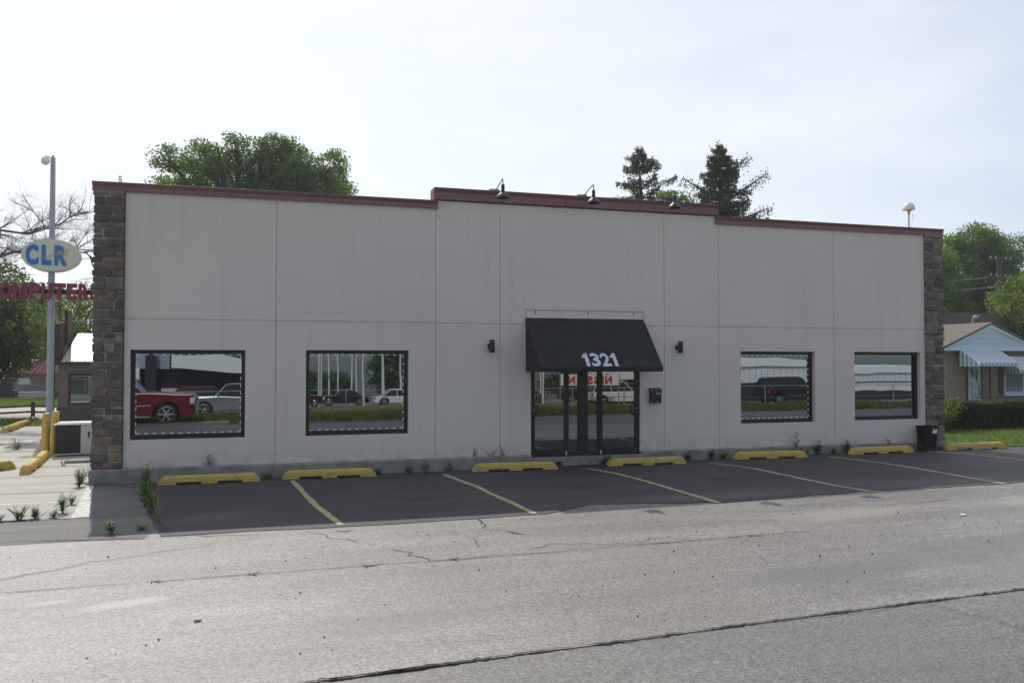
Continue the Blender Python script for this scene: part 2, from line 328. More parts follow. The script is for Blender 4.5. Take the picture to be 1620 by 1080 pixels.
sheet('parking_lot', wobble([(-16,-12.3),(-4,-11.88),(-1.5,-11.6),(.26,-11.32),(2.15,-11.19),(4.29,-11.07),(6.1,-11.0),(7.49,-10.96),(12,-10.7),(20,-10.4),(60,-9.8),(60,-.4),(-3.1,-.4),(-3.1,-3.3),(-3.2,-5.3),(-16,-5.75)], .0, 99, True), -.008, 'old_asphalt')
sheet('road', [(-200,-15.6),(200,-15.6),(200,-10.0),(-200,-10.0)], -.014, 'road_asphalt')
sheet('worn_paving', wobble([(-3.0,-.1),(-2.05,-.1),(-1.75,-2.6),(-1.35,-4.6),(-1.5,-5.6),(-2.6,-5.5),(-8,-5.35),(-8,-3.9),(-3.25,-3.75)], .03, .4, True, 3), -.004, 'worn_asphalt')
sheet('sealed_lot', wobble([(-2.1,-.08),(20,-.08),(30,0),(30,-4.9),(16,-5.0),(13.4,-5.4),(10,-5.3),(7.3,-5.5),(5.2,-4.9),(4.2,-5.5),(1.2,-5.55),(-1.3,-5.5),(-1.7,-3.6)], .035, .35, True, 5), 0, 'sealed_asphalt')
# concrete apron along the left side: slabs with dark joints
sheet('side_yard', [(-40,-5.75),(-3.16,-5.3),(-3.16,-.2),(-3.16,46),(-40,46)], -.012, 'joint_dark')
mb = MB(); r = random.Random(4)
ys = [-3.7,-.9,1.55,3.2,5.0,6.9,8.8,10.8,12.9,15.2,18.0]; xs = [-16,-12.6,-9.6,-6.4,-3.2]
for i in range(len(xs)-1):
    for j in range(len(ys)-1):
        e = .022
        a = [(xs[i]+e, ys[j]+e), (xs[i+1]-e, ys[j]+e), (xs[i+1]-e, ys[j+1]-e), (xs[i]+e, ys[j+1]-e)]
        t = r.uniform(-.002, .004)
        mb.quad(*[(p[0]+r.gauss(0,.01), p[1]+r.gauss(0,.01), -.004+t) for p in a])
tag(mb.build('concrete_slabs', 'concrete_slab'), kind='structure')
sheet('far_driveway', [(-60,20.5),(-7.6,20.5),(-7.6,31),(-60,31)], -.006, 'concrete_slab')
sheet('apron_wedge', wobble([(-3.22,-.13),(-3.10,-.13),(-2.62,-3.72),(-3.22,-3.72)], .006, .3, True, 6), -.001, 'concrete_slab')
sheet('painted_sun_strip', wobble([(-3.16,-.16),(-3.06,-.16),(-2.50,-3.72),(-2.74,-3.72)], .006, .3, True, 6), 0, 'line_and_sun_strip_white')  # sunlit concrete beside the shadow edge, its brightness painted as a paler strip
sheet('side_stripe', wobble([(-12,-2.05),(-3.25,-2.0),(-3.25,-2.1),(-12,-2.16)], .006, .4, True, 6), .001, 'line_and_sun_strip_white')
sheet('back_yard', [(-3.1,.5),(80,.5),(80,120),(-60,120),(-60,46),(-3.1,46)], -.016, 'lawn_soil')
sheet('right_lawn', wobble([(17.0,-.12),(30,-.25),(60,-.5),(60,60),(17.0,60)], 0, 99, True), .02, 'lawn_soil')
sheet('left_lawn', [(-60,16.4),(-7.7,16.4),(-7.7,20.5),(-60,20.5)], .01, 'lawn_soil')
sheet('far_lawn', [(-60,31),(-7.6,31),(-7.6,46),(-60,46)], .01, 'lawn_soil')
sheet('dry_verge', [(-60,-29.45),(2.6,-29.45),(2.6,-53.5),(33,-53.5),(33,-29.45),(90,-29.45),(90,-15.65),(-60,-15.65)], .004, 'dry_soil')
sheet('dealer_lot', [(-150,-29.5),(150,-29.5),(150,-110),(-150,-110)], .0, 'old_asphalt')

sheet('soil_strip', wobble([(-2.0,-.10),(17.0,-.10),(17.0,-.19),(9,-.17),(-2.0,-.20)], .025, .09, True, 8), .003, 'dirt')
def strip(poly, w, lift, seed=0, jag=0.):
    r = random.Random(seed); mb = MB(); L = []
    for i, p in enumerate(poly):
        a = poly[max(0, i-1)]; b = poly[min(len(poly)-1, i+1)]; d = Vector((b[0]-a[0], b[1]-a[1])).normalized(); nrm = Vector((-d.y, d.x))
        lf = math.sin(i*.37+seed)*math.sin(i*.11+seed*2.3); ww = w*(1 + jag*(.75*lf + .35*r.uniform(-1, 1)))/2; ww = max(ww, w*.10)
        for sgn in (-1, 1): q = (p[0]+nrm.x*ww*sgn, p[1]+nrm.y*ww*sgn); L.append((q[0], q[1], gz(*q)+lift))
    for i in range(len(poly)-1): mb.quad(L[2*i], L[2*i+2], L[2*i+3], L[2*i+1])
    return mb
LINES = [[(.59,-.62),(.76,-2.68),(.86,-3.71),(1.11,-5.43)], [(3.64,-.61),(3.78,-1.89),(3.88,-2.44),(3.9,-3.31),(3.99,-4.38),(4.04,-5.41)],
 [(6.77,-.67),(7.05,-1.64),(7.14,-2.55),(7.18,-3.84),(7.21,-5.49)], [(9.75,-.8),(10.16,-1.91),(10.18,-3.43),(10.2,-4.57),(10.35,-5.41)],
 [(13.07,-.71),(13.35,-2.0),(13.39,-2.94),(13.28,-5.42)], [(16.21,-.39),(16.7,-1.31),(16.9,-2.6),(17.1,-5.0)]]
mb = MB()
for i, L in enumerate(LINES):
    q = strip(wobble(L, .006, .12, seed=i), .105, .004, i, .14); mb.add(q.v, q.f)
tag(mb.build('parking_markings', 'line_yellow'), kind='structure')
# cracks and joints
mb = MB()
def jag(pts, amp, step, w, seed, j=.8):
    q = strip(wobble(pts, amp, step, seed=seed), w, .002, seed, j); mb.add(q.v, q.f)
jag([(-3.6,-8.02),(-.08,-7.94),(1.6,-7.92)], .006, .12, .012, 1); jag([(1.6,-7.92),(4.54,-7.88),(7.2,-7.86)], .012, .1, .014, 2)
jag([(-4,-8.3),(-2.0,-6.9),(-.6,-6.2)], .03, .15, .010, 3); jag([(.6,-5.7),(.9,-6.3),(1.5,-6.9),(1.9,-7.9)], .05, .12, .012, 4)
jag([(3.1,-5.55),(3.0,-6.2),(3.5,-6.9)], .05, .12, .012, 5); jag([(3.2,-7.7),(3.7,-7.5),(4.4,-7.75),(5.2,-7.6)], .04, .1, .010, 6)
jag([(2.6,-2.4),(2.8,-3.2),(3.3,-3.9)], .05, .12, .008, 7); jag([(5.5,-2.2),(5.7,-3.4),(6.2,-4.6)], .05, .12, .010, 8)
jag([(-5,-5.5),(-3.2,-5.33),(-1.4,-5.55),(.0,-5.75)], .02, .12, .016, 9); jag([(-3.1,-3.75),(-2.4,-3.7),(-1.7,-3.6)], .02, .12, .014, 10)
jag([(-3.0,-2.2),(-2.5,-1.6),(-2.0,-1.3)], .03, .1, .012, 11)
jag([(-2.2,-.2),(-1.95,-1.4),(-1.8,-2.9),(-1.45,-4.5),(-1.2,-5.3)], .03, .12, .05, 12)
jag([(2.4,-6.1),(2.7,-6.8),(2.6,-7.4)], .04, .1, .008, 13); jag([(8.2,-6.0),(9.5,-6.6),(11,-6.4)], .05, .15, .010, 14); jag([(12.5,-6.2),(13.4,-7.3),(15,-7.7)], .05, .15, .010, 15)
tag(mb.build('pavement_cracks', 'joint_dark'), kind='structure')
mb = MB()
jag([(-4,-11.9),(-1.5,-11.6),(.26,-11.32),(2.15,-11.19),(4.29,-11.07),(6.1,-11.0),(7.49,-10.96),(12,-10.7),(20,-10.4)], .011, .045, .019, 21, .9)
jag([(.5,-11.305),(1.0,-11.27),(1.5,-11.235)], .006, .05, .032, 22, .7); jag([(4.9,-11.10),(5.6,-11.07),(6.1,-11.0)], .012, .06, .010, 23)
jag([(6.1,-11.0),(6.25,-11.35),(6.4,-11.93),(6.7,-12.6)], .015, .06, .010, 24)
tag(mb.build('road_cracks', 'joint_dark'), kind='structure')
# loose grit: dark pebbles
mb = MB(); r = random.Random(9)
for i in range(420):
    x = r.uniform(-4, 14); y = r.uniform(-10.8, -5.6) if r.random() < .85 else r.uniform(-5, -.8)
    s_ = r.choice([.003,.004,.005,.007,.009]) * r.uniform(.8, 1.6); z = gz(x, y)-.006+s_*.5
    vs = [(x+s_*r.uniform(.7,1.3)*a, y+s_*r.uniform(.7,1.3)*b, z+s_*.8*c) for a, b, c in ((1,0,0),(0,1,0),(-1,0,0),(0,-1,0),(0,0,1),(0,0,-1))]
    mb.add(vs, [(0,1,4),(1,2,4),(2,3,4),(3,0,4),(1,0,5),(2,1,5),(3,2,5),(0,3,5)])
tag(mb.build('pebbles', 'joint_dark'), kind='stuff')['label'] = 'loose dark grit scattered over the pavement'; bpy.data.objects['pebbles']['category'] = 'gravel'

# ------------------------------------------------------------------ foliage helpers (numpy)
def quads_mesh(name, C, U, V, m, parent=None):
    n = len(C); P = np.empty((n,4,3)); P[:,0] = C-U; P[:,1] = C-V*.75; P[:,2] = C+U; P[:,3] = C+V*.75
    me = bpy.data.meshes.new(name); me.vertices.add(n*4); me.vertices.foreach_set('co', P.astype(np.float32).ravel())
    me.loops.add(n*4); me.loops.foreach_set('vertex_index', np.arange(n*4, dtype=np.int32)); me.polygons.add(n)
    me.polygons.foreach_set('loop_start', np.arange(0, n*4, 4, dtype=np.int32)); me.update(calc_edges=True); me.validate()
    return link(name, me, m, parent)
def leaves(C, size, flat=.5):
    n = len(C); a = rng.normal(size=(n,3)); a /= np.linalg.norm(a, axis=1, keepdims=True)
    b = rng.normal(size=(n,3)); b[:,2] += 0; b = np.cross(a, b); b /= np.linalg.norm(b, axis=1, keepdims=True)
    s = size*rng.uniform(.6, 1.25, (n,1)); return C, a*s*.5, b*s*.36
def leaf_tree(name, label, cat, x, y, z0, trunk_top, blobs, per, leaf, m, group=None, r0=.3, cl=.45, nper=34, holes=.0, bark='bark'):
    """blobs: (dx, dy, z, rx, ry, rz). trunk with a limb to each blob, leaf clumps over the blobs"""
    t = empty(name, (x, y, z0), 0, label, cat, group); tk = MB()
    tk.tube([(0,0,-.2),(.02,.01,trunk_top*.5),(0,0,trunk_top)], [r0*1.2, r0*.85, r0*.7], 9)
    pts = []
    for (dx, dy, z, rx, ry, rz) in blobs:
        k = Vector((dx, dy, z)); m0 = Vector((dx*.25, dy*.25, trunk_top+(z-trunk_top)*.45))
        tk.tube([(0,0,trunk_top-.3), m0, k], [r0*.5, r0*.33, r0*.14], 6)
        for q in range(5):
            e = k + Vector((random.gauss(0,rx*.5), random.gauss(0,ry*.5), random.gauss(.1*rz,rz*.45))); tk.tube([m0.lerp(k,.6), k.lerp(e,.5)+Vector((0,0,.1)), e], [r0*.16, r0*.09, r0*.03], 4, False)
        n = max(6, int(per*(rx*ry*rz)**(2/3)))
        d = rng.normal(size=(n,3)); d /= np.linalg.norm(d, axis=1, keepdims=True)
        rad = rng.uniform(.45, 1.06, (n,1))**.5
        c = np.array([dx,dy,z]) + d*rad*np.array([rx,ry,rz]); pts.append(c)
    C = np.vstack(pts)
    if holes:
        h = np.sin(C[:,0]*1.9+1)*np.sin(C[:,1]*1.7+C[:,2]*.9)+np.sin(C[:,2]*2.3+C[:,0]*.7); C = C[h < (2-holes*2.6)]
    n = len(C); L = np.repeat(C, nper, axis=0) + np.clip(rng.normal(size=(n*nper,3)), -1.5, 1.5)*np.array([cl,cl,cl*.62])*np.repeat(rng.uniform(.55,1.15,(n,1)), nper, axis=0)
    tk.build('trunk', bark, t, smooth=True)
    quads_mesh('crown', *leaves(L, leaf), m, t)
    return t
def auto_blobs(r, n, w, d, z0, z1, br, skew=0.):
    out = []
    for i in range(n):
        a = r.uniform(0, 2*math.pi); q = r.uniform(.15, 1)**.5; z = r.uniform(0, 1); prof = math.sin(math.pi*(.18+.72*z))**.7
        rr = br*r.uniform(.75, 1.25); out.append((w*q*prof*math.cos(a)+skew*z, d*q*prof*math.sin(a), z0+(z1-z0)*z, rr, rr, rr*.8))
    return out

# big broad tree behind the left roof, silhouette read from the photo (metres from the crown's middle)
r = random.Random(11); B = []
prof = [(-5.7,12.9),(-5.1,13.8),(-4.2,14.6),(-3.1,15.2),(-2.4,15.3),(-1.6,15.7),(-.7,15.6),(.1,15.7),(.8,16.0),(1.5,16.2),(2.2,15.8),(2.9,15.5),(3.8,15.2),(4.6,15.3),(5.2,14.7),(5.6,13.6)]
for (dx, zt) in prof:
    zt -= .80+.25*math.sin(dx*1.9)
    for k in range(3):
        rr = r.uniform(.75, 1.1); B.append((dx*.95+r.uniform(-.2,.2), r.uniform(-2.4,2.4), zt-rr*.75-(k*1.05 if k else 0)-r.uniform(0,.2), rr, rr, rr*.85))
for k in range(16): rr = r.uniform(1,1.5); B.append((r.uniform(-5,5.4), r.uniform(-3,3), r.uniform(8.2,10.6), rr, rr, rr*.8))
leaf_tree('broadleaf_tree', 'wide dense green tree rising above the left part of the roof', 'tree', -.88, 32.75, 0, 6.5, B, 46, .17, 'leaf_green', r0=.36, cl=.30, nper=48, holes=.16)

def conifer(name, label, x, y, h, zlow, spread, m, lean=0, seed=1, dens=1., gap=.0, droop=.25, group=None, odd=None, whorl=.5, leafs=.12):
    t = empty(name, (x, y, 0), 0, label, 'tree', group); r = random.Random(seed); tk = MB()
    tk.tube([(0,0,-.2),(0,0,h*.5),(0,0,h*.86),(lean,0,h)], [.26,.17,.07,.015], 8); P = []
    z = zlow
    while z < h-.15:
        f = (h-z)/(h-zlow); L0 = spread*(f**.75)+.12; nb = r.randint(5, 8); a0 = r.uniform(0, 6.28)
        for k in range(nb):
            if r.random() < gap: continue
            a = a0+k*6.283/nb+r.uniform(-.3,.3); L = L0*r.uniform(.55, 1.2); up = r.uniform(.05,.5)*(1 if f < .75 else .4)
            end = Vector((math.cos(a)*L, math.sin(a)*L, z+L*up-L*droop*.5)); st = Vector((0,0,z)); mid = st.lerp(end,.5)+Vector((0,0,-L*droop*.25))
            tk.tube([st, mid, end], [.04,.025,.008], 4, False)
            n = int(L*150*dens)+12; tt = rng.uniform(.18, 1.03, n)**.8
            p = np.array([((1-q)**2)*np.array(st)+2*q*(1-q)*np.array(mid)+q*q*np.array(end) for q in tt])
            w = .05+.10*np.sin(np.pi*np.clip(tt,0,1))*L
            p += rng.normal(size=(n,3))*np.stack([w*.75, w*.75, np.full(n,.06)+.05*w], 1); p[:,2] -= np.abs(rng.normal(size=n))*.12; P.append(p)
        z += whorl*r.uniform(.6,1.1)*(.45+.55*f)
    if odd:
        for (a, L, zz, rise) in odd:
            st = Vector((0,0,zz)); end = Vector((a*L, .2, zz+rise)); tk.tube([st, st.lerp(end,.5), end], [.07,.05,.015], 5, False)
            n = int(L*130); tt = rng.uniform(.4,1.02,n); p = np.array([np.array(st.lerp(end,q)) for q in tt]); p += rng.normal(size=(n,3))*np.array([.13,.13,.14]); p[:,2] -= np.abs(rng.normal(size=n))*.15; P.append(p)
    n = 60; p = np.zeros((n,3)); p[:,2] = rng.uniform(h-.8, h+.05, n); p[:,0] = lean; p += rng.normal(size=(n,3))*.07; P.append(p)
    tk.build('trunk', 'bark', t, smooth=True); quads_mesh('crown', *leaves(np.vstack(P), leafs), m, t); return t
conifer('conifer_tree', 'thin open grey-green conifer above the roof, left of the dark spruce', 19.7, 23.42, 14.0, 8.3, 2.9, 'needle_grey', -.25, 3, 1.25, .14, .1, whorl=.68)
conifer('spruce_tree', 'tall dark spruce with one long stray branch behind the right end of the roof', 22.3, 19.6, 13.5, 7.0, 2.15, 'needle_dark', -.1, 8, 1.4, .10, .3, odd=[(1, 2.9, 10.3, 1.9), (.8, 2.2, 11.5, 1.5), (1, 3.1, 9.2, 1.2), (-1, 2.0, 10.5, 1.1), (-1, 2.4, 9.2, .9)], whorl=.45)
r = random.Random(21)
leaf_tree('broadleaf_tree', 'light green tree showing just above the roof between the two conifers', 'tree', 22.6, 25.5, 0, 7, auto_blobs(r, 16, 1.7, 1.5, 8.5, 11.6, .75), 46, .2, 'leaf_light', cl=.28, nper=24, r0=.2)
r = random.Random(22)
leaf_tree('broadleaf_tree', 'mid green tree to the right of the dark spruce above the roof', 'tree', 25.9, 22.6, 0, 6.5, auto_blobs(r, 22, 2.0, 1.6, 7.4, 9.6, .8)+[(-1.4,0,10.3,.7,.7,.6),(-.7,.2,10.2,.5,.5,.6)], 46, .2, 'leaf_green', cl=.28, nper=24, r0=.2)
# right background trees
r = random.Random(31)
leaf_tree('broadleaf_tree', 'tall dark green tree behind the utility pole at the right edge', 'tree', 56.8, 37, 0, 5.5, auto_blobs(r, 70, 6.4, 3.5, 5.5, 12.4, 1.25, 0), 34, .21, 'leaf_green', cl=.40, nper=34, holes=.10)
r = random.Random(32)
leaf_tree('broadleaf_tree', 'round green tree just right of the stone pillar behind the house roof', 'tree', 46.0, 32.0, 0, 4, auto_blobs(r, 40, 3.3, 3, 3.8, 9.9, 1.1, 0), 36, .19, 'leaf_green', cl=.38, nper=30, holes=.1)
r = random.Random(33)
leaf_tree('broadleaf_tree', 'bright yellow-green tree cut by the right edge, in front of the utility pole', 'tree', 45.3, 21.0, 0, 3, auto_blobs(r, 34, 2.9, 2.4, 3.2, 7.2, 1.0, 0), 34, .2, 'leaf_light', cl=.36, nper=30)
r = random.Random(34)
leaf_tree('broadleaf_tree', 'low bushy tree filling the gap above the house roof', 'tree', 54, 44, 0, 3, auto_blobs(r, 34, 7.5, 2.6, 3, 7.6, 1.4, 0), 26, .26, 'leaf_dark', cl=.45, nper=26)
# left trees
r = random.Random(41)
leaf_tree('broadleaf_tree', 'dark green tree at the left edge, its low boughs over the rail fence', 'tree', -12.0, 22.0, 0, 3, auto_blobs(r, 46, 2.6, 2.4, 2.6, 6.3, .8, 0)+[(1.9,-.3,2.1,.55,.5,.4),(1.3,-.5,1.9,.6,.5,.4),(2.5,0,2.9,.5,.5,.4),(.7,-.8,1.9,.6,.6,.5)], 40, .2, 'leaf_dark', cl=.28, nper=26, r0=.22)
r = random.Random(42)
leaf_tree('broadleaf_tree', 'light feathery tree behind the long red letters of the pole sign', 'tree', -12.6, 44, 0, 3, auto_blobs(r, 26, 4.0, 2.5, 3.4, 6.6, 1.0, 0), 24, .2, 'leaf_light', cl=.5, nper=22, holes=.3, r0=.22)
r = random.Random(43)
leaf_tree('broadleaf_tree', 'far green tree beyond the red hipped roof', 'tree', -21, 60, 0, 3, auto_blobs(r, 30, 6, 3, 3.2, 8.2, 1.5, 0), 22, .3, 'leaf_green', cl=.6, nper=24)
# bare tree
def bare_tree():
    t = empty('bare_tree', (-12.2, 19.2, .55), 0, 'leafless grey tree with arching branches behind the oval sign', 'tree'); mb = MB(); r = random.Random(5)
    def br(p, d, L, rad, lv):
        pts = [p]; q = p.copy(); dd = d.copy(); n = 6
        for i in range(n):
            dd = (dd + Vector((r.gauss(0,.13), r.gauss(0,.13), r.gauss(.0,.1)))).normalized(); q = q+dd*L/n; pts.append(q.copy())
        mb.tube(pts, [rad*(1-.75*i/n) for i in range(n+1)], 5 if lv else 8, False)
        if lv >= 4: return
        for k in range([5,6,6,5][lv]):
            i = r.randint(1, n); f = i/n
            nd = (dd + Vector((r.gauss(0,.75), r.gauss(0,.6), r.gauss(.15 if lv < 2 else -.02,.55)))).normalized(); br(pts[i], nd, L*r.uniform(.42,.7), rad*(1-.7*f)*.6, lv+1)
    mb.tube([(0,0,-.2),(.1,0,1.8),(.2,0,3.4)], [.32,.26,.22], 10)
    b0 = Vector((.2,0,3.3))
    # the two long arching limbs seen to the right, others to the left
    def limb(pts, rad):
        P = [Vector(p) for p in pts]; mb.tube(P, [rad*.62*(1-.8*i/(len(P)-1)) for i in range(len(P))], 7, False)
        for i in range(1, len(P)):
            for k in range(4):
                d = (P[i]-P[i-1]).normalized(); nd = (d*.6 + Vector((r.gauss(0,.6), r.gauss(0,.5), r.gauss(.15,.5)))).normalized(); br(P[i-1].lerp(P[i], r.random()), nd, r.uniform(.9,1.9), rad*.2, 1)
    limb([b0,(1.0,0,4.7),(1.9,-.2,5.7),(2.9,-.3,6.1),(3.8,-.4,6.0),(4.6,-.5,6.25),(5.5,-.5,6.1),(6.1,-.5,5.3)], .15)
    limb([b0,(.7,.2,5.2),(1.3,.2,6.4),(2.2,.3,7.0),(3.2,.4,6.9),(4.3,.3,7.3),(5.2,.2,8.0)], .14)
    limb([b0,(.0,.1,5.4),(.5,.1,7.2),(1.0,0,8.4),(1.6,0,9.2)], .13); limb([b0,(-.7,.1,5.2),(-.9,.1,7.2),(-.6,0,8.6),(-.2,0,9.6)], .12); limb([b0,(-1.5,0,4.8),(-3,.2,6),(-4,.2,7.8)], .12)
    mb.build('branches', 'bare_bark', t); return t
bare_tree()

# ------------------------------------------------------------------ the shop building
bld = empty('commercial_building', (7, 0, 0), 0, 'long beige stucco shop with stone end pillars and dark red roof coping', 'building')
bld.location = (0,0,0)
def wall_panels():
    mb = MB(); jb = MB(); J = .007
    vx = [.26, 3.58, 5.03, 9.05, 10.5, 13.77]; hz = 3.19
    holes = [(-2.47,.82,-.33,2.585), (.865,.815,3.0,2.59), (11.09,.85,13.2,2.6), (14.375,.86,16.425,2.6), (5.75,.0,8.42,2.4)]
    xs = {-2.58, 16.57}; zs = {.28, 5.70}
    for x in vx: xs |= {x-J, x+J}
    zs |= {hz-J, hz+J}
    for h in holes: xs |= {h[0], h[2]}; zs |= {max(h[1], .28), h[3]}
    xs = sorted(xs); zs = sorted(zs)
    def kind(cx, cz):
        if cx < xs[0] or cx > xs[-1] or cz < zs[0] or cz > zs[-1]: return 'out'
        for h in holes:
            if h[0] < cx < h[2] and h[1] < cz < h[3]: return 'hole'
        if abs(cz-hz) < J or any(abs(cx-x) < J for x in vx): return 'joint'
        return 'wall'
    nx, nz_ = len(xs)-1, len(zs)-1; K = [[kind((xs[i]+xs[i+1])/2, (zs[j]+zs[j+1])/2) for j in range(nz_)] for i in range(nx)]
    def k(i, j): return K[i][j] if 0 <= i < nx and 0 <= j < nz_ else 'out'
    for i in range(nx):
        for j in range(nz_):
            x0, x1, z0, z1 = xs[i], xs[i+1], zs[j], zs[j+1]; c = K[i][j]
            if c == 'wall': mb.quad((x0,0,z0),(x1,0,z0),(x1,0,z1),(x0,0,z1))
            if c == 'joint': jb.quad((x0,.01,z0),(x1,.01,z0),(x1,.01,z1),(x0,.01,z1))
            if c in ('wall', 'joint'):
                yf = 0 if c == 'wall' else .01
                for di, dj, a, b in ((-1,0,(x0,z0),(x0,z1)),(1,0,(x1,z0),(x1,z1)),(0,-1,(x0,z0),(x1,z0)),(0,1,(x0,z1),(x1,z1))):
                    q = k(i+di, j+dj)
                    if q == 'hole': mb.quad((a[0],yf,a[1]),(b[0],yf,b[1]),(b[0],.24,b[1]),(a[0],.24,a[1]))
                    elif q == 'joint' and c == 'wall': mb.quad((a[0],0,a[1]),(b[0],0,b[1]),(b[0],.01,b[1]),(a[0],.01,a[1]))
    # raised centre above z 5.70
    mb.box(3.575, 0, 5.703, 10.445, .22, 5.90)
    return mb, jb
wb, jb = wall_panels()
wall = wb.build('front_wall', 'stucco', bld, recalc=False); jb.build('control_joints', 'stucco_joint', bld, recalc=False)
mb = MB(); mb.box(-3.05,.26,0,-2.8,15,5.6); mb.box(16.75,.26,0,17.0,15,5.6); mb.box(-3.05,14.8,0,17,15.05,5.6); mb.box(-2.8,.26,5.0,16.75,14.8,5.1)
mb.build('side_walls', 'stucco_side', bld)
mb = MB(); mb.box(-2.8,.245,.0,16.75,.255,5.6); mb.build('inner_wall', 'black_metal', bld)
mb = MB(); mb.box(-2.79,.3,5.105,16.74,14.79,5.13); mb.build('roof', 'roof_membrane', bld)
mb = MB()
mb.prism([(-.12,0),(-.12,.262),(-.10,.282),(.25,.282),(.25,0)], -3.16, 5.74, 'x'); mb.prism([(-.12,0),(-.12,.262),(-.10,.282),(.25,.282),(.25,0)], 8.43, 17.14, 'x')
mb.prism([(-.16,0),(-.16,.20),(-.14,.215),(.25,.215),(.25,0)], 5.742, 8.428, 'x')
mb.build('foundation_ledge', 'ledge_concrete', bld, bevel=.006)
# coping
def coping(x0, x1, zb, zt, back=.34, rl=False, rr=False):
    mb = MB(); n = 0
    prof = [(-.045,zb),(-.045,zt-.075),(-.075,zt-.045),(-.095,zt-.012),(-.095,zt),(back,zt),(back,zb)]
    mb.prism(prof, x0, x1, 'x'); return mb
c1 = coping(-3.17, 3.62, 5.665, 5.835); c1.build('coping', 'coping_red', bld, bevel=.003)
c2 = coping(10.40, 17.16, 5.655, 5.835); c2.build('coping', 'coping_red', bld, bevel=.003)
c3 = MB(); c3.prism([(-.055,5.865),(-.055,6.035),(-.085,6.065),(-.105,6.10),(-.105,6.118),(.34,6.118),(.34,5.84),(.0,5.84),(.0,5.865)], 3.53, 10.47, 'x'); c3.build('coping', 'coping_red', bld, bevel=.003)
c4 = MB(); c4.prism([(-.05,5.835),(-.05,5.87),(.0,5.87),(.0,5.835)], 3.56, 3.60, 'x'); 
mb = MB()
for x in (-1.95, .95, 13.6, 15.1):
    mb.box(x, -.049, 5.668, x+.012, -.043, 5.76)
for x in (6.55, 8.4): mb.box(x, -.059, 5.868, x+.012, -.053, 6.035)
mb.build('coping_seams', 'coping_seam', bld)
# stone pillars: one stone per block
PAL = [(.25,.19,.13),(.21,.16,.11),(.20,.155,.12),(.16,.13,.105),(.24,.18,.12),(.13,.11,.10),(.19,.12,.10),(.22,.19,.155),(.17,.105,.09),(.145,.135,.125),(.27,.185,.105),(.12,.095,.08)]
def pillar(x0, x1, side, seed):
    r = random.Random(seed); core = MB(); core.box(x0+.01, -.060, .283, x1-.02, .42, 5.66)
    mb = MB(); z = .285
    while z < 5.655:
        h = r.choice([.11,.13,.15,.16,.18,.20,.26]); h = min(h, 5.655-z)
        if h < .05: break
        w = x1-x0; cuts = r.choice([[.45],[.6],[.35,.75],[.5],[.3],[.68],[.4],[.36]]); e = [0]+cuts+[1]
        for i in range(len(e)-1):
            zz = [(z, z+h)]
            if h > .19 and r.random() < .5: m = z+h*r.uniform(.4,.6); zz = [(z, m), (m, z+h)]
            for a, b in zz:
                c = Vector(r.choice(PAL)); c = (c*r.uniform(.8,1.15)); g_ = (c.x+c.y+c.z)/3; c = Vector((c.x*.78+g_*.22, c.y*.78+g_*.22, c.z*.78+g_*.20)); mb.col = tuple(c); g = .008; pr = r.uniform(.0,.045)
                xa = x0+w*e[i]+g; xb = x0+w*e[i+1]-g; y1 = .1
                if i == 0 and side < 0: xa = x0-r.uniform(0,.035); y1 = r.uniform(.2,.4)
                if i == len(e)-2 and side > 0: xb = x1+r.uniform(0,.035); y1 = r.uniform(.2,.4)
                j = lambda s=.006: r.uniform(-s, s)
                yf = -.065-pr
                mb.hexa([(xa+j(),yf+j(),a+g+j()),(xb+j(),yf+j(),a+g+j()),(xb,y1,a+g),(xa,y1,a+g),(xa+j(),yf+j(),b-g+j()),(xb+j(),yf+j(),b-g+j()),(xb,y1,b-g),(xa,y1,b-g)])
        z += h
    p = mb.build('stone_pillar', 'stone', bld, bevel=.02, smooth=True); core.build('mortar', 'mortar', p)
pillar(-3.12, -2.58, -1, 3); pillar(16.57, 17.11, 1, 4)
# windows
def window(x0, z0, x1, z1, led, seed):
    w = MB(); f = .075; y0, y1 = .11, .20
    w.box(x0+.004,y0,z0+.004,x0+f,y1,z1-.004); w.box(x1-f,y0,z0+.004,x1-.004,y1,z1-.004); w.box(x0+f,y0,z0+.004,x1-f,y1,z0+f+.02); w.box(x0+f,y0,z1-f,x1-f,y1,z1-.004)
    o = w.build('window', 'bronze', bld, bevel=.004)
    g = MB(); a, b, c, d = x0+f, x1-f, z0+f+.02, z1-f; g.quad((a,.165,c),(b,.165,c),(b,.165,d),(a,.165,d)); g.build('glass', 'window_glass', o, recalc=False)
    if led:
        m = MB(); n = 13; r = random.Random(seed)
        for k in range(n):
            t = a+.05+(b-a-.1)*k/(n-1)
            if 't' in led: m.box(t-.032,.157,d-.024,t+.032,.163,d-.010)
            if 'b' in led: m.box(t-.032,.157,c+.010,t+.032,.163,c+.024)
        for k in range(11):
            t = c+.06+(d-c-.12)*k/10
            if 'l' in led: m.box(a+.010,.157,t-.03,a+.022,.163,t+.03)
            if 'r' in led: m.box(b-.022,.157,t-.03,b-.010,.163,t+.03)
        m.build('led_strip', 'led_white', o)
window(-2.47,.82,-.33,2.585,'tblr',1); window(.865,.815,3.0,2.59,'tbr',2); window(11.09,.85,13.2,2.6,'tbr',3); window(14.375,.86,16.425,2.6,'',4)
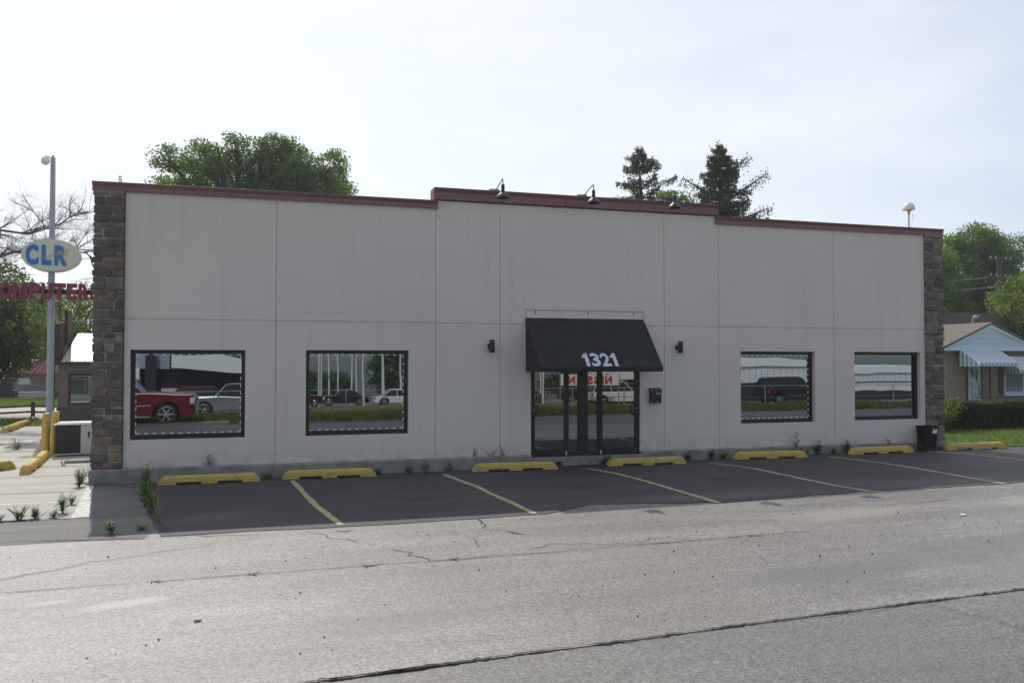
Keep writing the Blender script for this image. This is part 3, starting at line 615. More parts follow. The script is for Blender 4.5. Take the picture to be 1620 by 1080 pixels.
# entrance
ent = MB(); Z0, Z1 = .22, 2.38; yf, yb = .05, .13
ent.box(5.754,yf,Z0,5.80,yb,Z1); ent.box(8.365,yf,Z0,8.416,yb,Z1); ent.box(6.62,yf,Z0,6.67,yb,Z1); ent.box(6.91,yf+.003,Z0,7.14,yb,Z1); ent.box(7.39,yf,Z0,7.44,yb,Z1)
ent.box(5.80,yf,2.33,6.62,yb,Z1); ent.box(6.67,yf,2.33,6.91,yb,Z1); ent.box(7.14,yf,2.33,7.39,yb,Z1); ent.box(7.44,yf,2.33,8.365,yb,Z1); ent.box(6.67,yf,Z0,6.91,yb,.33); ent.box(7.14,yf,Z0,7.39,yb,.33)
en = ent.build('entrance_frame', 'bronze', bld, bevel=.003)
g = MB(); g.quad((6.67,.10,.33),(6.91,.10,.33),(6.91,.10,2.33),(6.67,.10,2.33)); g.quad((7.14,.10,.33),(7.39,.10,.33),(7.39,.10,2.33),(7.14,.10,2.33)); g.build('side_glass', 'door_glass', en, recalc=False)
def door(x0, x1, hx, label):
    d = MB(); s = .055; y0, y1 = .045, .095
    d.box(x0,y0,.23,x0+s,y1,2.32); d.box(x1-s,y0,.23,x1,y1,2.32); d.box(x0+s,y0,.23,x1-s,y1,.385); d.box(x0+s,y0,2.25,x1-s,y1,2.32)
    o = d.build('door', 'bronze', bld, bevel=.003); o['label'] = label
    q = MB(); q.quad((x0+s,.075,.385),(x1-s,.075,.385),(x1-s,.075,2.25),(x0+s,.075,2.25)); q.build('glass', 'door_glass', o, recalc=False)
    h = MB(); sg = 1 if hx < (x0+x1)/2 else -1; h.tube([(hx,.045,1.38),(hx,.0,1.38),(hx+sg*.05,-.02,1.36),(hx+sg*.06,-.02,1.33),(hx+sg*.06,-.02,1.17),(hx+sg*.05,-.02,1.14),(hx,.0,1.12),(hx,.045,1.12)], .013, 8)
    h.build('handle', 'black_metal', o, smooth=True)
    k = MB(); k.lathe([(.014,.04),(.014,.03)], (hx-sg*.01, 0, 1.27), 10, 'y'); k.build('lock', 'chrome', o)
    c = MB(); cx = x1-.01 if sg > 0 else x0+.01; c.box(cx-.012,.036,.24,cx+.012,.044,.33); c.build('door_stop', 'white_paint', o)
door(5.803, 6.617, 5.84, 'left glass door, handle on its left'); door(7.443, 8.362, 8.325, 'right glass door, handle on its right')
# awning
aw = MB(); ax0, ax1 = 5.625, 8.50; yb_ = -.003
P = [(yb_,3.33),(-.035,3.33),(-1.02,2.235),(-1.02,2.15),(-.99,2.15),(yb_,2.15)]
aw.prism(P, ax0, ax1, 'x'); awn = aw.build('awning', 'awning_black', bld, bevel=.006)
mb = MB(); mb.tube([(5.64,-1.005,2.145),(8.485,-1.005,2.145)], .014, 6); mb.tube([(5.64,-1.0,2.145),(5.64,-.02,2.145)], .014, 6); mb.tube([(8.485,-1.0,2.145),(8.485,-.02,2.145)], .014, 6)
mb.build('awning_frame', 'black_metal', awn)
mb = MB(); d = Vector((0,-.985,-1.095)).normalized(); nrm = Vector((0,-1.095,.985)).normalized(); base = Vector((0,-.035,3.33))
sl_len = math.hypot(.985, 1.095)
def one(x0, x1, h_):
    w = x1-x0; P_ = [(x0+w*.42,0),(x1,0),(x1,h_),(x0+w*.5,h_),(x0+w*.3,h_*.86),(x0,h_*.78),(x0,h_*.62),(x0+w*.42,h_*.68)]
    q = MB().prism(P_, -.006, 0); return q.v, q.f
for ch, a, b in (('1',0,.14),('3',.19,.40),('2',.43,.64),('1',.66,.80)):
    v, f = one(6.64+a, 6.64+b, .38) if ch == '1' else glyph(ch, 6.64+a, 6.64+b, 0, .38, .006, .03)
    q = []
    for (x, y, z) in v:
        s_ = sl_len-.02 - z     # distance down the slope
        p = base + d*s_ + nrm*(-y+.001); q.append((x, p.y, p.z))
    mb.add(q, f)
mb.build('street_number', 'chalk_white', awn)
# caulk outline above the awning, residue of removed letters, filler spots
mb = MB()
mb.box(5.615,-.006,3.50,8.515,-.0005,3.525); mb.box(5.615,-.006,3.335,5.635,-.0005,3.50); mb.box(8.495,-.006,3.335,8.515,-.0005,3.50)
mb.build('caulk_outline', 'caulk', bld)
mb = MB()
for x in (5.86, 7.12, 8.26): mb.box(x-.008,-.008,3.42,x+.008,-.0005,3.50)
for x in (3.66,4.3): mb.box(x, -.004, 5.47, x+.02, -.0005, 5.5)
mb.build('rust_stain', 'rust', bld)
mb = MB(); r = random.Random(17)
for x, z, s_ in ((4.35,5.33,.022),(4.98,5.28,.026),(5.02,5.27,.022),(6.93,5.38,.026),(7.15,5.38,.018),(7.63,5.40,.024),(8.95,5.42,.018),(10.05,5.44,.022),(2.62,4.58,.02),(4.62,4.07,.014)):
    mb.lathe([(s_*.9,0),(s_,-.002),(s_*.6,-.006)], (x,-.0005,z), 8, 'y')
mb.build('filler_patches', 'filler', bld)
mb = MB()
def scr(pts, w=.007, amp=.008, brk=.25):
    pts = wobble(pts, amp, .06, seed=r.randint(0,9999)); i = 0
    while i < len(pts)-1:
        if r.random() > brk:
            a, b = pts[i], pts[i+1]; dx, dz = b[0]-a[0], b[1]-a[1]; L = math.hypot(dx, dz) or 1; ww = w*r.uniform(.3,1)/2; nx_, nz2 = -dz/L*ww, dx/L*ww
            mb.add([(a[0]-nx_,-.0012,a[1]-nz2),(b[0]-nx_,-.0012,b[1]-nz2),(b[0]+nx_,-.0012,b[1]+nz2),(a[0]+nx_,-.0012,a[1]+nz2)], [(0,1,2,3)])
        i += 1
def arc(cx, cz, rx, rz, a0, a1, n=10): return [(cx+rx*math.cos(R(a0+(a1-a0)*k/n)), cz+rz*math.sin(R(a0+(a1-a0)*k/n))) for k in range(n+1)]
# ghosts of the big removed lettering, left
for cx in (-2.2,-1.75,-1.1,-.65):
    scr([(cx-.2,5.1),(cx-.18,4.75)]); scr([(cx+.2,5.3),(cx+.18,4.8)]); scr(arc(cx,4.75,.19,.18,180,330)); scr(arc(cx+.1,5.25,.17,.18,20,160), brk=.4)
scr([(.3,5.3),(.31,4.2),(.38,4.05)]); scr([(1.5,5.3),(1.52,4.1),(1.72,3.45)]); scr([(.35,4.05),(1.5,4.03)]); scr([(.4,3.38),(1.9,3.36)], .012); scr(arc(.55,3.55,.25,.3,100,250)); scr(arc(1.2,5.25,.35,.18,10,150))
scr([(.5,4.45),(1.1,4.25)]); scr([(.45,4.0),(1.0,3.8),(1.3,3.5)])
for x in (1.6,2.4,2.55,3.0,3.25,3.45): scr([(x,5.4),(x+.02,3.6+r.random())], .006, .01, .45)
# centre
for x in (3.75,3.95,4.3,4.75,5.9,5.95,6.7,7.1,8.1,9.4,9.95,10.3): scr([(x,5.55-r.random()*.3),(x+.01,3.7+r.random()*.8)], .007, .01, .5)
for z in (4.28,4.9,5.1,4.6): scr([(5.2,z),(6.7,z-.02)], .006, .006, .5); scr([(7.0,z+.05),(8.9,z+.03)], .006, .006, .6)
scr([(5.2,3.4),(5.5,3.55),(5.75,3.95)], .009); scr([(5.3,3.9),(5.4,4.3),(5.7,4.5)], .007); scr(arc(5.6,4.4,.35,.25,0,150)); scr([(9.2,4.1),(9.3,3.5),(9.5,3.4)], .008); scr(arc(8.6,4.3,.3,.3,60,240)); scr([(9.5,4.6),(9.55,4.3),(9.65,4.2)], .01)
for k in range(70):
    x = r.uniform(3.7,10.4) if k < 50 else r.uniform(10.6,16.4); z = r.uniform(3.4,5.6); scr([(x,z),(x+r.gauss(0,.1),z+r.gauss(0,.1))], .008, .004, .2)
for x in (10.8,11.3,11.9,12.6,13.1): scr([(x,5.1),(x+.02,4.2)], .006, .01, .5); scr(arc(x+.2,4.3,.2,.2,180,330), .006, .006, .5)
mb.build('sign_ghost_marks', 'residue', bld, recalc=False)

# ------------------------------------------------------------------ lamps, mailbox, bin and roof things
def sconce(x, label):
    t = empty('wall_sconce', (x, 0, 2.69), 0, label, 'wall lamp', 'black up-and-down wall lamps beside the entrance')
    m = MB(); m.lathe([(.055,-.14),(.058,-.135),(.058,.135),(.055,.14)], (.035,-.13,0), 20); m.build('lamp_body', 'black_metal', t, smooth=True)
    m = MB(); m.box(-.035,-.06,-.055,.03,-.002,.055); m.box(0,-.10,-.02,.03,-.06,.02); m.build('wall_bracket', 'black_metal', t, bevel=.004)
    m = MB(); m.lathe([(.045,.1385),(.045,.1415)], (.035,-.13,0), 16); m.build('lens', 'lens', t)
sconce(4.78, 'black cylindrical wall lamp left of the awning'); sconce(9.37, 'black cylindrical wall lamp right of the awning, above the mailbox')
mbx = empty('mailbox', (8.78, 0, 1.39), 0, 'black wall mailbox with small white number right of the doors', 'mailbox')
m = MB(); m.prism([(-.12,0),(-.125,.24),(-.09,.31),(-.002,.335),(-.002,0)], -.13, .13, 'x'); m.build('box', 'black_metal', mbx, bevel=.008)
m = MB(); m.prism([(-.135,.245),(-.098,.322),(0,.348),(0,.338),(-.09,.312),(-.126,.243)], -.14, .14, 'x'); m.build('lid', 'black_metal', mbx)
m = MB()
for i, ch in enumerate('1321'):
    v, f = glyph(ch, -.005+i*.028, .017+i*.028, .20, .24, .003, .03); m.add([(a, b-.1265, c) for a, b, c in v], f)
m.build('number', 'chalk_white', mbx)
m = MB(); m.lathe([(.007,-.125),(.007,-.13)], (-.075,0,.165), 8, 'y'); m.build('lock', 'chrome', mbx)
t = empty('wall_pack_light', (-3.06, .9, 3.9), 0, 'dark wedge-shaped lamp sticking out from the side wall left of the stone pillar', 'wall lamp')
m = MB(); m.prism([(0,0),(-.07,.02),(-.22,.36),(-.20,.42),(0,.42)], -.16, .16); m.build('housing', 'black_metal', t, bevel=.008); m = MB(); m.box(-.14,-.03,.42,-.02,.03,.52); m.build('photo_sensor', 'black_metal', t)
G0 = None
for i, (x, lab) in enumerate(((4.93,'gooseneck sign lamp over the roof edge left of the middle one'),(7.03,'middle one of three gooseneck lamps, above the awning'),(9.03,'rightmost gooseneck lamp, its shade hanging against the red coping'))):
    if G0 is None:
        G0 = empty('gooseneck_lamp', (x, .12, 6.118), 0, lab, 'lamp', 'gooseneck lamps on the roof edge')
        m = MB(); m.box(-.11,-.06,.0,.11,.08,.075); m.build('junction_box', 'galv', G0, bevel=.004)
        m = MB(); m.tube([(.02,-.05,.04),(.02,-.22,.08),(.01,-.60,.165),(.005,-.66,.172),(0,-.69,.155),(0,-.70,.12),(0,-.70,.0)], .011, 8); m.build('arm', 'black_metal', G0, smooth=True)
        m = MB(); m.lathe([(.018,.055),(.035,.04),(.04,-.10),(.06,-.14),(.11,-.175),(.15,-.24),(.152,-.25),(.14,-.245),(.10,-.19),(.03,-.13)], (0,-.70,0), 24); m.build('lamp_shade', 'black_metal', G0, smooth=True)
    else:
        c = copy_tree(G0); c.location.x = x; c['label'] = lab
    
t = empty('roof_antenna', (22.42, 6.94, 5.1), 0, 'white domed antenna on a mast above the right roof corner', 'antenna'); t.location = (17.0, .9, 5.1)
# placed on the roof near the parapet, sized to suit
t.location = (16.77, .72, 5.13); t.scale = (1.12,1.12,1.24)
m = MB(); m.tube([(0,0,0),(0,0,1.0)], .018, 8); m.build('mast', 'galv', t, smooth=True)
m = MB(); m.lathe([(.03,.98),(.03,1.03),(.05,1.06),(.052,1.075)], (0,0,0), 14); m.build('collar', 'bollard_yellow', t, smooth=True)
m = MB(); m.lathe([(.14,1.075),(.145,1.085),(.142,1.12),(.125,1.17),(.09,1.215),(.045,1.235),(.005,1.24)], (0,0,0), 24); m.build('dome', 'white_paint', t, smooth=True)
m = MB(); m.tube([(.04,0,1.07),(.11,0,1.0),(.12,0,.88),(.08,0,.76),(.05,0,.6)], .004, 5, False); m.build('cable', 'galv', t)
t = empty('roof_bracket', (-2.75, .4, 5.13), 0, 'small perforated metal bracket standing on the left roof edge', 'bracket')
m = MB()
for (a, b) in (((-.03,.0,.0),(-.015,0,.93)),((.03,0,.0),(.02,0,.93)),((.09,0,.66),(.02,0,.86))): m.tube([a, b], .009, 6)
for z in (.72,.78,.84,.9): m.box(-.02,-.008,z,.02,.008,z+.018)
m.build('upright', 'galv', t)
t = empty('trash_bin', (16.30, -.33, gz(16)), 0, 'black plastic trash bin with torn white sticker by the right pillar', 'trash bin')
m = MB(); n = 4
def ring(w, dd, z): return [(-w,-dd,z),(w,-dd,z),(w,dd,z),(-w,dd,z)]
R0 = [ring(.165,.13,0), ring(.20,.16,.60), ring(.215,.175,.60), ring(.215,.175,.635), ring(.185,.145,.635), ring(.165,.13,.3)]
vs = [p for q in R0 for p in q]; fs = [(3,2,1,0)] + [(i*4+k, i*4+(k+1)%4, i*4+4+(k+1)%4, i*4+4+k) for i in range(5) for k in range(4)] + [(20,21,22,23)]
m.add(vs, fs); m.build('bin_body', 'bin_plastic', t, bevel=.012)
m = MB(); yy = -.2
for q in ([(.05,.50),(.20,.50),(.205,.60),(.16,.62),(.15,.57),(.12,.60),(.09,.58),(.07,.55)],[(.06,.60),(.10,.615),(.09,.635),(.06,.63)]): m.prism([(a-.03, b-.04) for a, b in q], -.166, -.163)
st = m.build('sticker', 'white_paint', t); st.rotation_euler = (R(2.9),0,0); st.location = (0, .026, 0)
st.location = (-.02, .016, 0)
# wheel stops
def wheel_stop_mesh(L=1.88):
    m = MB(); h = L/2
    def seg(x0, x1, z0, z1, b0, b1, xa=0, xb=0): m.hexa([(x0,-b0,z0),(x1,-b0,z0),(x1,b0,z0),(x0,b0,z0),(x0+xa,-b1,z1),(x1-xb,-b1,z1),(x1-xb,b1,z1),(x0+xa,b1,z1)])
    seg(-h,-h*.64,0,.045,.09,.088,.01,0); seg(-.15,.15,0,.045,.09,.088); seg(h*.64,h,0,.045,.09,.088,0,.01)
    seg(-h+.01,h-.01,.045,.115,.088,.082,.05,.05); seg(-h+.06,h-.06,.115,.168,.082,.055,.07,.07)
    return m
ws0 = wheel_stop_mesh().build('wheel_stop', 'stop_yellow', bevel=.008); ws0.location = (-.96,-.47,0); ws0.rotation_euler = (0,0,R(1))
G = 'yellow concrete wheel stops along the shop front'
tag(ws0, 'yellow wheel stop nearest the left stone pillar, under the first window', 'wheel stop', G)
for x, y, a, lab in ((1.33,-.36,-2,'yellow wheel stop at the head of the leftmost painted line'),(5.23,-.50,-3.5,'yellow wheel stop just left of the glass doors'),(8.29,-.60,-2.5,'yellow wheel stop below the mailbox'),(11.57,-.50,-4,'yellow wheel stop below the window with the tall weed'),(14.72,-.52,1,'yellow wheel stop just left of the trash bin'),(17.75,-.42,-3,'yellow wheel stop at the far right beside the lawn')):
    c = ws0.copy(); COL.objects.link(c); c.location = (x, y, gz(x, y)); c.rotation_euler = (0,0,R(a)); tag(c, lab, 'wheel stop', G)
G = 'yellow wheel stops in the side yard'
for x, y, a, L, lab in ((-4.78,2.65,95,.9,'yellow wheel stop in the side yard, nearer of the two in line before the bollards'),(-4.97,4.35,97,.85,'yellow wheel stop right at the foot of the bollards'),(-5.72,2.35,55,.9,'yellow wheel stop cut by the left edge'),(-8.2,14.4,92,1,'weathered wheel stop by the rail fence, nearer one'),(-8.35,16.4,92,1,'weathered wheel stop by the rail fence, farther one')):
    c = ws0.copy(); COL.objects.link(c); c.location = (x, y, 0); c.rotation_euler = (0,0,R(a)); c.scale = (L, 1.1, 1.15); tag(c, lab, 'wheel stop', G)

# ------------------------------------------------------------------ left side: bollards, unit, pole sign, neighbours
for x, y, tx, h, lab in ((-5.19,5.75,.0,1.06,'yellow steel bollard, left one of the leaning pair'),(-5.10,6.05,.06,1.09,'yellow steel bollard leaning right beside the air conditioner')):
    m = MB(); m.lathe([(.085,-.05),(.085,h-.03),(.07,h-.005),(.02,h+.01)], (0,0,0), 18)
    o = m.build('bollard', 'bollard_yellow', smooth=True, loc=(x,y,0)); o.rotation_euler = (0, tx, 0); tag(o, lab, 'bollard', 'yellow bollards by the air conditioner')
o = MB(); o.box(-.08,-.08,0,.08,.08,.72); o = o.build('utility_post', 'stop_yellow', loc=(-5.62,7.6,0), bevel=.01); tag(o, 'short square tan post behind the yellow bollards', 'post')
ac = empty('air_conditioner', (-4.54, 5.75, 0), R(6), 'white outdoor air conditioner with dark grille left of the stone pillar', 'air conditioner')
m = MB(); m.box(-.40,-.34,.06,.40,.36,.76); m.build('grille_core', 'ac_dark', ac)
m = MB(); m.box(.16,-.36,.03,.42,.38,.77); m.box(-.42,-.36,.03,.16,.38,.065); m.build('cabinet', 'ac_white', ac, bevel=.01)
m = MB(); m.prism([(-.44,-.38),(.44,-.38),(.44,.40),(-.44,.40)], .77, .80, 'z'); m.prism([(-.38,-.32),(.38,-.32),(.38,.34),(-.38,.34)], .80, .825, 'z'); m.build('top_cover', 'ac_white', ac, bevel=.01)
m = MB()
for k in range(13): m.box(-.42,-.352,.09+k*.053,.16,-.344,.097+k*.053)
for k in range(6): m.box(-.42+k*.1,-.356,.07,-.412+k*.1,-.348,.77)
m.build('grille', 'ac_grille', ac)
m = MB(); m.box(.33,-.366,.45,.37,-.36,.60); m.box(.31,-.366,.52,.37,-.36,.55); m.build('service_panel', 'ac_dark', ac)
m = MB(); m.tube([(.42,.1,.4),(.6,.1,.38),(.8,.0,.25),(1.2,.0,.3)], .018, 6, False); m.build('pipe', 'ac_dark', ac)
o = MB().box(-.42,-.25,0,.42,.25,.06).build('concrete_pad', 'ledge_concrete', loc=(-3.95,4.0,0), bevel=.008); tag(o, 'small dark concrete pad on the slabs before the air conditioner', 'pad')

ps = empty('pole_sign', (-6.85, 13.66, 0), R(3), 'tall pole sign with oval CLR panel over red COMPUTERS letters', 'sign')
m = MB(); m.tube([(0,0,-.1),(0,0,5),(0,0,9.26)], [.115,.105,.075], 14); m.tube([(0,0,9.2),(0,0,9.34)], .04, 8); m.build('pole', 'pole_paint', ps, smooth=True)
def ellipse(rx, rz, cz, n=56): return [(rx*math.cos(2*math.pi*k/n), cz+rz*math.sin(2*math.pi*k/n)) for k in range(n)]
m = MB(); m.prism(ellipse(.88,.55,5.93), -.20, .26); pn = m.build('sign_panel', 'sign_rim', ps, smooth=True)
m = MB(); m.prism(ellipse(.85,.52,5.93), -.212, -.201); m.build('sign_face', 'sign_cream', pn)
m = MB()
for ch, a, b in (('C',-.72,-.34),('L',-.25,.05),('R',.13,.52)):
    v, f = glyph(ch, a, b, 5.58, 6.27, .012, .06); m.add([(x-.02, y-.2125, z) for x, y, z in v], f)
m.build('letters', 'sign_blue', pn)
m = MB()
for q in ([(-.2,5.78),(.35,6.0)],[(.35,6.0),(.66,6.12)],[(.18,6.08),(.5,5.96)],[(.40,5.85),(.46,6.14)],[(.28,5.88),(.55,6.1)],[(.45,6.0),(.62,5.93)]):
    (a, b), (c, dd) = q; m.tube([(a-.12,-.227,b),(c-.12,-.227,dd)], [.012,.016], 4)
m.build('crack_mark', 'streak_green', pn)
m = MB(); m.box(-1.75,-.06,4.64,1.50,.06,4.80); bar = m.build('crossbar', 'brown_trim', ps)
m = MB()
for ch, a, b in (('C',-1.80,-1.47),('O',-1.45,-1.13),('M',-1.11,-.66),('P',-.61,-.29),('U',-.26,.05),('T',.09,.46),('E',.50,.81),('R',.85,1.17),('S',1.21,1.53)):
    v, f = glyph(ch, a, b, 4.43, 4.99, .16, .05); m.add([(x, y-.10, z) for x, y, z in v], f)
m.build('letters', 'sign_red', bar)
m = MB(); m.lathe([(.02,.17),(.09,.15),(.13,.08),(.135,.0),(.12,-.03),(.07,-.09),(.02,-.11)], (-.22,-.05,9.1), 16); m.tube([(-.22,-.05,9.24),(-.22,-.05,9.3),(0,0,9.24)], .022, 6); m.build('camera_dome', 'white_paint', ps, smooth=True)

nb = empty('neighbour_building', (-7.36, 17.2, 0), R(0), 'low brown building with shiny metal roof left of the stone pillar', 'building')
m = MB(); m.box(0,0,.62,9,.2,2.28); m.box(0,.2,0,.2,12,3.0); m.box(8.8,.2,0,9,12,3); m.box(.2,11.8,0,8.8,12,3); m.build('wall', 'brown_siding', nb)
m = MB(); m.box(-.03,-.08,0,9,.2,.62); m.build('stone_base', 'ledge_stone', nb)
m = MB(); m.hexa([(.15,-.25,2.30),(9,-.25,2.30),(9,1.6,3.40),(.35,1.6,3.40),(.15,-.25,2.36),(9,-.25,2.36),(9,1.6,3.47),(.35,1.6,3.47)]); m.box(.3,1.62,3.0,9,11.9,3.42)
rf = m.build('roof', 'metal_roof', nb)
m = MB()
for k in range(20):
    x = .5+k*.43; m.hexa([(x,-.25,2.362),(x+.03,-.25,2.362),(x+.03,1.6,3.472),(x,1.6,3.472),(x,-.25,2.39),(x+.03,-.25,2.39),(x+.03,1.6,3.50),(x,1.6,3.50)])
m.build('seam', 'metal_roof', rf)
m = MB(); m.box(-.1,-.30,2.22,9,-.252,2.34); m.box(-.12,-.1,2.34,.1,1.6,3.75); m.box(-.25,-.15,0.0,-.13,.1,3.9); m.box(.08,.55,2.3,.2,1.3,4.35); m.build('trim', 'brown_trim', nb)
m = MB(); m.box(.35,-.06,.72,2.9,-.002,.80); m.box(.35,-.06,1.82,2.9,-.002,1.90); m.box(.35,-.06,.80,.44,-.002,1.82); m.box(2.8,-.06,.8,2.9,-.002,1.82); wn_ = m.build('window', 'brown_trim', nb)
m = MB(); m.quad((.44,-.03,.8),(2.8,-.03,.8),(2.8,-.03,1.82),(.44,-.03,1.82)); m.build('pane', 'far_glass', wn_, recalc=False)
m = MB(); m.box(.44,-.045,1.79,2.8,-.035,1.818); m.build('yellow_strip', 'stop_yellow', wn_)

t = empty('rail_fence', (0,22.8,0), 0, 'weathered wooden rail fence across the side yard behind the pole sign', 'fence')
for x in (-14.2,-11.9,-9.5): m = MB(); m.box(x-.07,-.07,-.1,x+.07,.07,.62); m.build('post', 'wood_weathered', t, bevel=.01)
for x0, x1 in ((-14.2,-11.9),(-11.9,-9.5),(-9.5,-7.5)):
    for z in (.17,.42): m = MB(); m.tube([(x0,0.09,z),((x0+x1)/2,.1,z-.03),(x1,.09,z+.02)], .045, 6); m.build('rail', 'wood_weathered', t)
hr = empty('red_roof_kiosk', (-15.3, 50, 0), 0, 'distant low building with red hipped metal roof', 'building')
m = MB(); m.add([(-2.3,-2,1.5),(3.5,-2,1.5),(3.5,4,1.5),(-2.3,4,1.5),(.2,1,2.75),(1.6,1,2.75)], [(0,1,5,4),(1,2,5),(2,3,4,5),(3,0,4),(3,2,1,0)]); rf = m.build('roof', 'red_metal', hr)
m = MB(); 
for k in range(12): x = -2.1+k*.48; m.tube([(x,-2.0,1.52),(min(max(x,.2),1.6),.98,2.77)], .02, 4)
m.build('seam', 'red_metal', rf)
m = MB(); m.box(-1.9,-1.6,-.4,3.2,3.6,1.5); m.build('wall', 'tan_brick', hr); m = MB(); m.box(-1.2,-1.62,.3,-.4,-1.602,1.2); m.box(.6,-1.62,.2,1.0,-1.602,1.3); m.build('window', 'white_paint', hr)
o = MB().box(-15,0,-.1,9,.25,.75).box(-15,.05,.75,9,.2,.8).build('grey_garden_wall', 'grey_wall', loc=(-15.5,46.5,0)); tag(o, 'long grey wall across the far side of the yard', 'wall')
o = MB().box(-15,0,-.1,9,.25,.36).box(-15,-.03,.36,9,.28,.40).build('white_garden_wall', 'white_wall', loc=(-15.5,43.5,-.02)); tag(o, 'low white wall in front of the long grey wall', 'wall')
o = MB(); o.box(-.6,-.4,0,.6,.4,.45); o.box(-.5,-.3,.45,.3,.3,.62); o = o.build('crate_pile', 'ac_dark', loc=(-17.0,42.2,0), bevel=.03); tag(o, 'low dark pile against the white wall, left one', 'crates')
o = MB(); o.box(-.5,-.4,0,.6,.4,.55); o.box(-.3,-.35,.55,.4,.35,.95); o.box(-.25,-.33,.95,.35,.33,1.3); o = o.build('crate_pile', 'ac_dark', loc=(-15.6,42.2,0), bevel=.03); tag(o, 'taller stepped dark pile against the white wall', 'crates')
P = rng.normal(size=(500,3))*np.array([.2,.2,.25]); P[:,2] = np.abs(P[:,2])+.05
t = empty('small_shrub', (-12.6, 41.8, 0), 0, 'tiny dark green shrub before the white wall', 'shrub'); quads_mesh('foliage', *leaves(P, .12), 'leaf_dark', t); MB().tube([(0,0,0),(0,0,.4)], .02, 5).build('stem', 'bark', t)

# ------------------------------------------------------------------ right side: house, hedge, pole
hs = empty('brick_house', (33.9, 17.0, 0), R(-2), 'small tan brick house with white gable right of the stone pillar', 'house')
m = MB(); m.box(0,0,0,9,.25,3.02); m.box(0,.25,0,.25,9,3.02); m.box(8.75,.25,0,9,9,3.02); m.box(.25,8.75,0,8.75,9,3.02); m.build('wall', 'tan_brick', hs)
gx, gh = 2.55, 4.30    # gable ridge x, height
m = MB(); m.prism([(-.35,3.0),(5.5,3.0),(gx,gh-.05)], -.30, -.18); m.build('gable', 'house_gable', hs)
m = MB()
for z in (3.28,3.55,3.82): 
    k = (z-3.0)/(gh-.05-3.0); m.box(-.35+(gx+.35)*k+.35, -.315, z, 5.5-(5.5-gx)*k-.35, -.302, z+.025)
m.build('siding_line', 'sign_rim', hs)
m = MB(); m.prism([(-.5,3.0),(-.35,3.0),(gx,gh-.22),(5.5,3.0),(5.65,3.0),(gx,gh)], -.36, -.302); m.box(-.5,-.40,2.92,5.65,-.302,3.02); m.build('fascia', 'house_trim', hs)
m = MB(); m.prism([(-.6,3.0),(gx,gh+.02),(5.75,3.0),(5.75,3.1),(gx,gh+.12),(-.6,3.1)], -.42, 5); m.prism([(-3,3.2),(-.5,4.3),(3.5,5.2),(8,5.2),(11,3.2)], 4.2, 9.4); m.hexa([(-.6,3.0,3.03),(-4.6,3.0,3.03),(-4.6,9,3.03),(-.6,9,3.03),(.5,3.3,4.2),(-2,5,4.8),(-2,8,4.8),(.5,8,4.3)]); rf = m.build('roof', 'shingle', hs)
m = MB(); m.tube([(gx+.1,1.0,gh),(gx+.1,1.0,gh+.38)], .05, 8); m.lathe([(.02,gh+.55),(.1,gh+.5),(.12,gh+.4),(.05,gh+.34)], (gx+.25,1.0,0), 12); m.tube([(gx+.1,1,gh+.38),(gx+.55,1,gh+.55)], .03, 6); m.build('vent_pipe', 'galv', rf, smooth=True)
m = MB(); m.box(1.22,-.06,.35,1.30,-.003,2.2); m.box(2.12,-.06,.35,2.20,-.003,2.2); m.box(1.22,-.06,2.2,2.2,-.003,2.28); dr_ = m.build('door', 'iron_red', hs)
m = MB(); m.box(1.30,-.04,.35,2.12,-.004,2.2); m.build('door_panel', 'door_white', dr_)
m = MB(); m.box(1.5,-.05,1.55,1.66,-.042,2.0); m.box(1.78,-.05,1.4,1.92,-.042,1.95); m.build('door_light', 'curtain', dr_)
m = MB()
def scroll(cx, cz, r0_, t0, turns, sg):
    return [(cx+r0_*(1-k/26)*math.cos(t0+sg*k/26*turns*6.283), -.07, cz+r0_*(1-k/26)*math.sin(t0+sg*k/26*turns*6.283)) for k in range(24)]
m.tube(scroll(1.68,.72,.33,0,1.3,1), .011, 5); m.tube(scroll(1.48,1.2,.16,0,1.2,-1), .010, 5); m.tube(scroll(1.95,.65,.15,0,1.2,-1), .010, 5); m.tube([(2.08,-.07,.6),(1.95,-.07,1.2),(1.7,-.07,1.7),(1.35,-.07,2.0)], .014, 5); m.tube([(1.9,-.07,1.25),(1.82,-.07,1.5),(1.98,-.07,1.9)], .011, 5)
m.build('door_scroll', 'iron_black', dr_)
def hawn(x0, x1, zt, zb, dp, name='window_awning'):
    m1 = MB(); m2 = MB(); n = int((x1-x0)/.11); w = (x1-x0)/n
    for k in range(n):
        b = m1 if k % 2 == 0 else m2; a = x0+k*w; e = a+w; up_ = .02 if k % 2 == 0 else 0
        b.hexa([(a,-.32,zt+up_-.02),(e,-.32,zt+up_-.02),(e,-.32,zt+up_),(a,-.32,zt+up_),(a,-.32-dp,zb+.17+up_-.02),(e,-.32-dp,zb+.17+up_-.02),(e,-.32-dp,zb+.17+up_),(a,-.32-dp,zb+.17+up_)])
        b.prism([(a,zb+(.0 if k%2 else .03)),(e,zb+(.0 if k%2 else .03)),(e,zb+.18+up_),(a,zb+.18+up_)], -.335-dp, -.322-dp)
    for k in range(9):
        b = m1 if k % 2 == 0 else m2; y0 = -.32-dp*(k+1)/9; y1 = -.32-dp*k/9; zt0 = zt-(zt-zb-.17)*(k+1)/9; b.prism([(y0,zb+.02*(k%2)),(y1,zb+.02*(k%2)),(y1,zt0+.08),(y0,zt0)], x0-.015, x0-.002, 'x')
    o = m1.build(name, 'awning_stripe_white', hs); m2.build('blue_strips', 'awning_stripe_blue', o)
hawn(.55, 2.95, 3.0, 2.1, 1.25, 'door_awning'); hawn(3.45, 5.5, 2.62, 1.75, .9, 'window_awning')
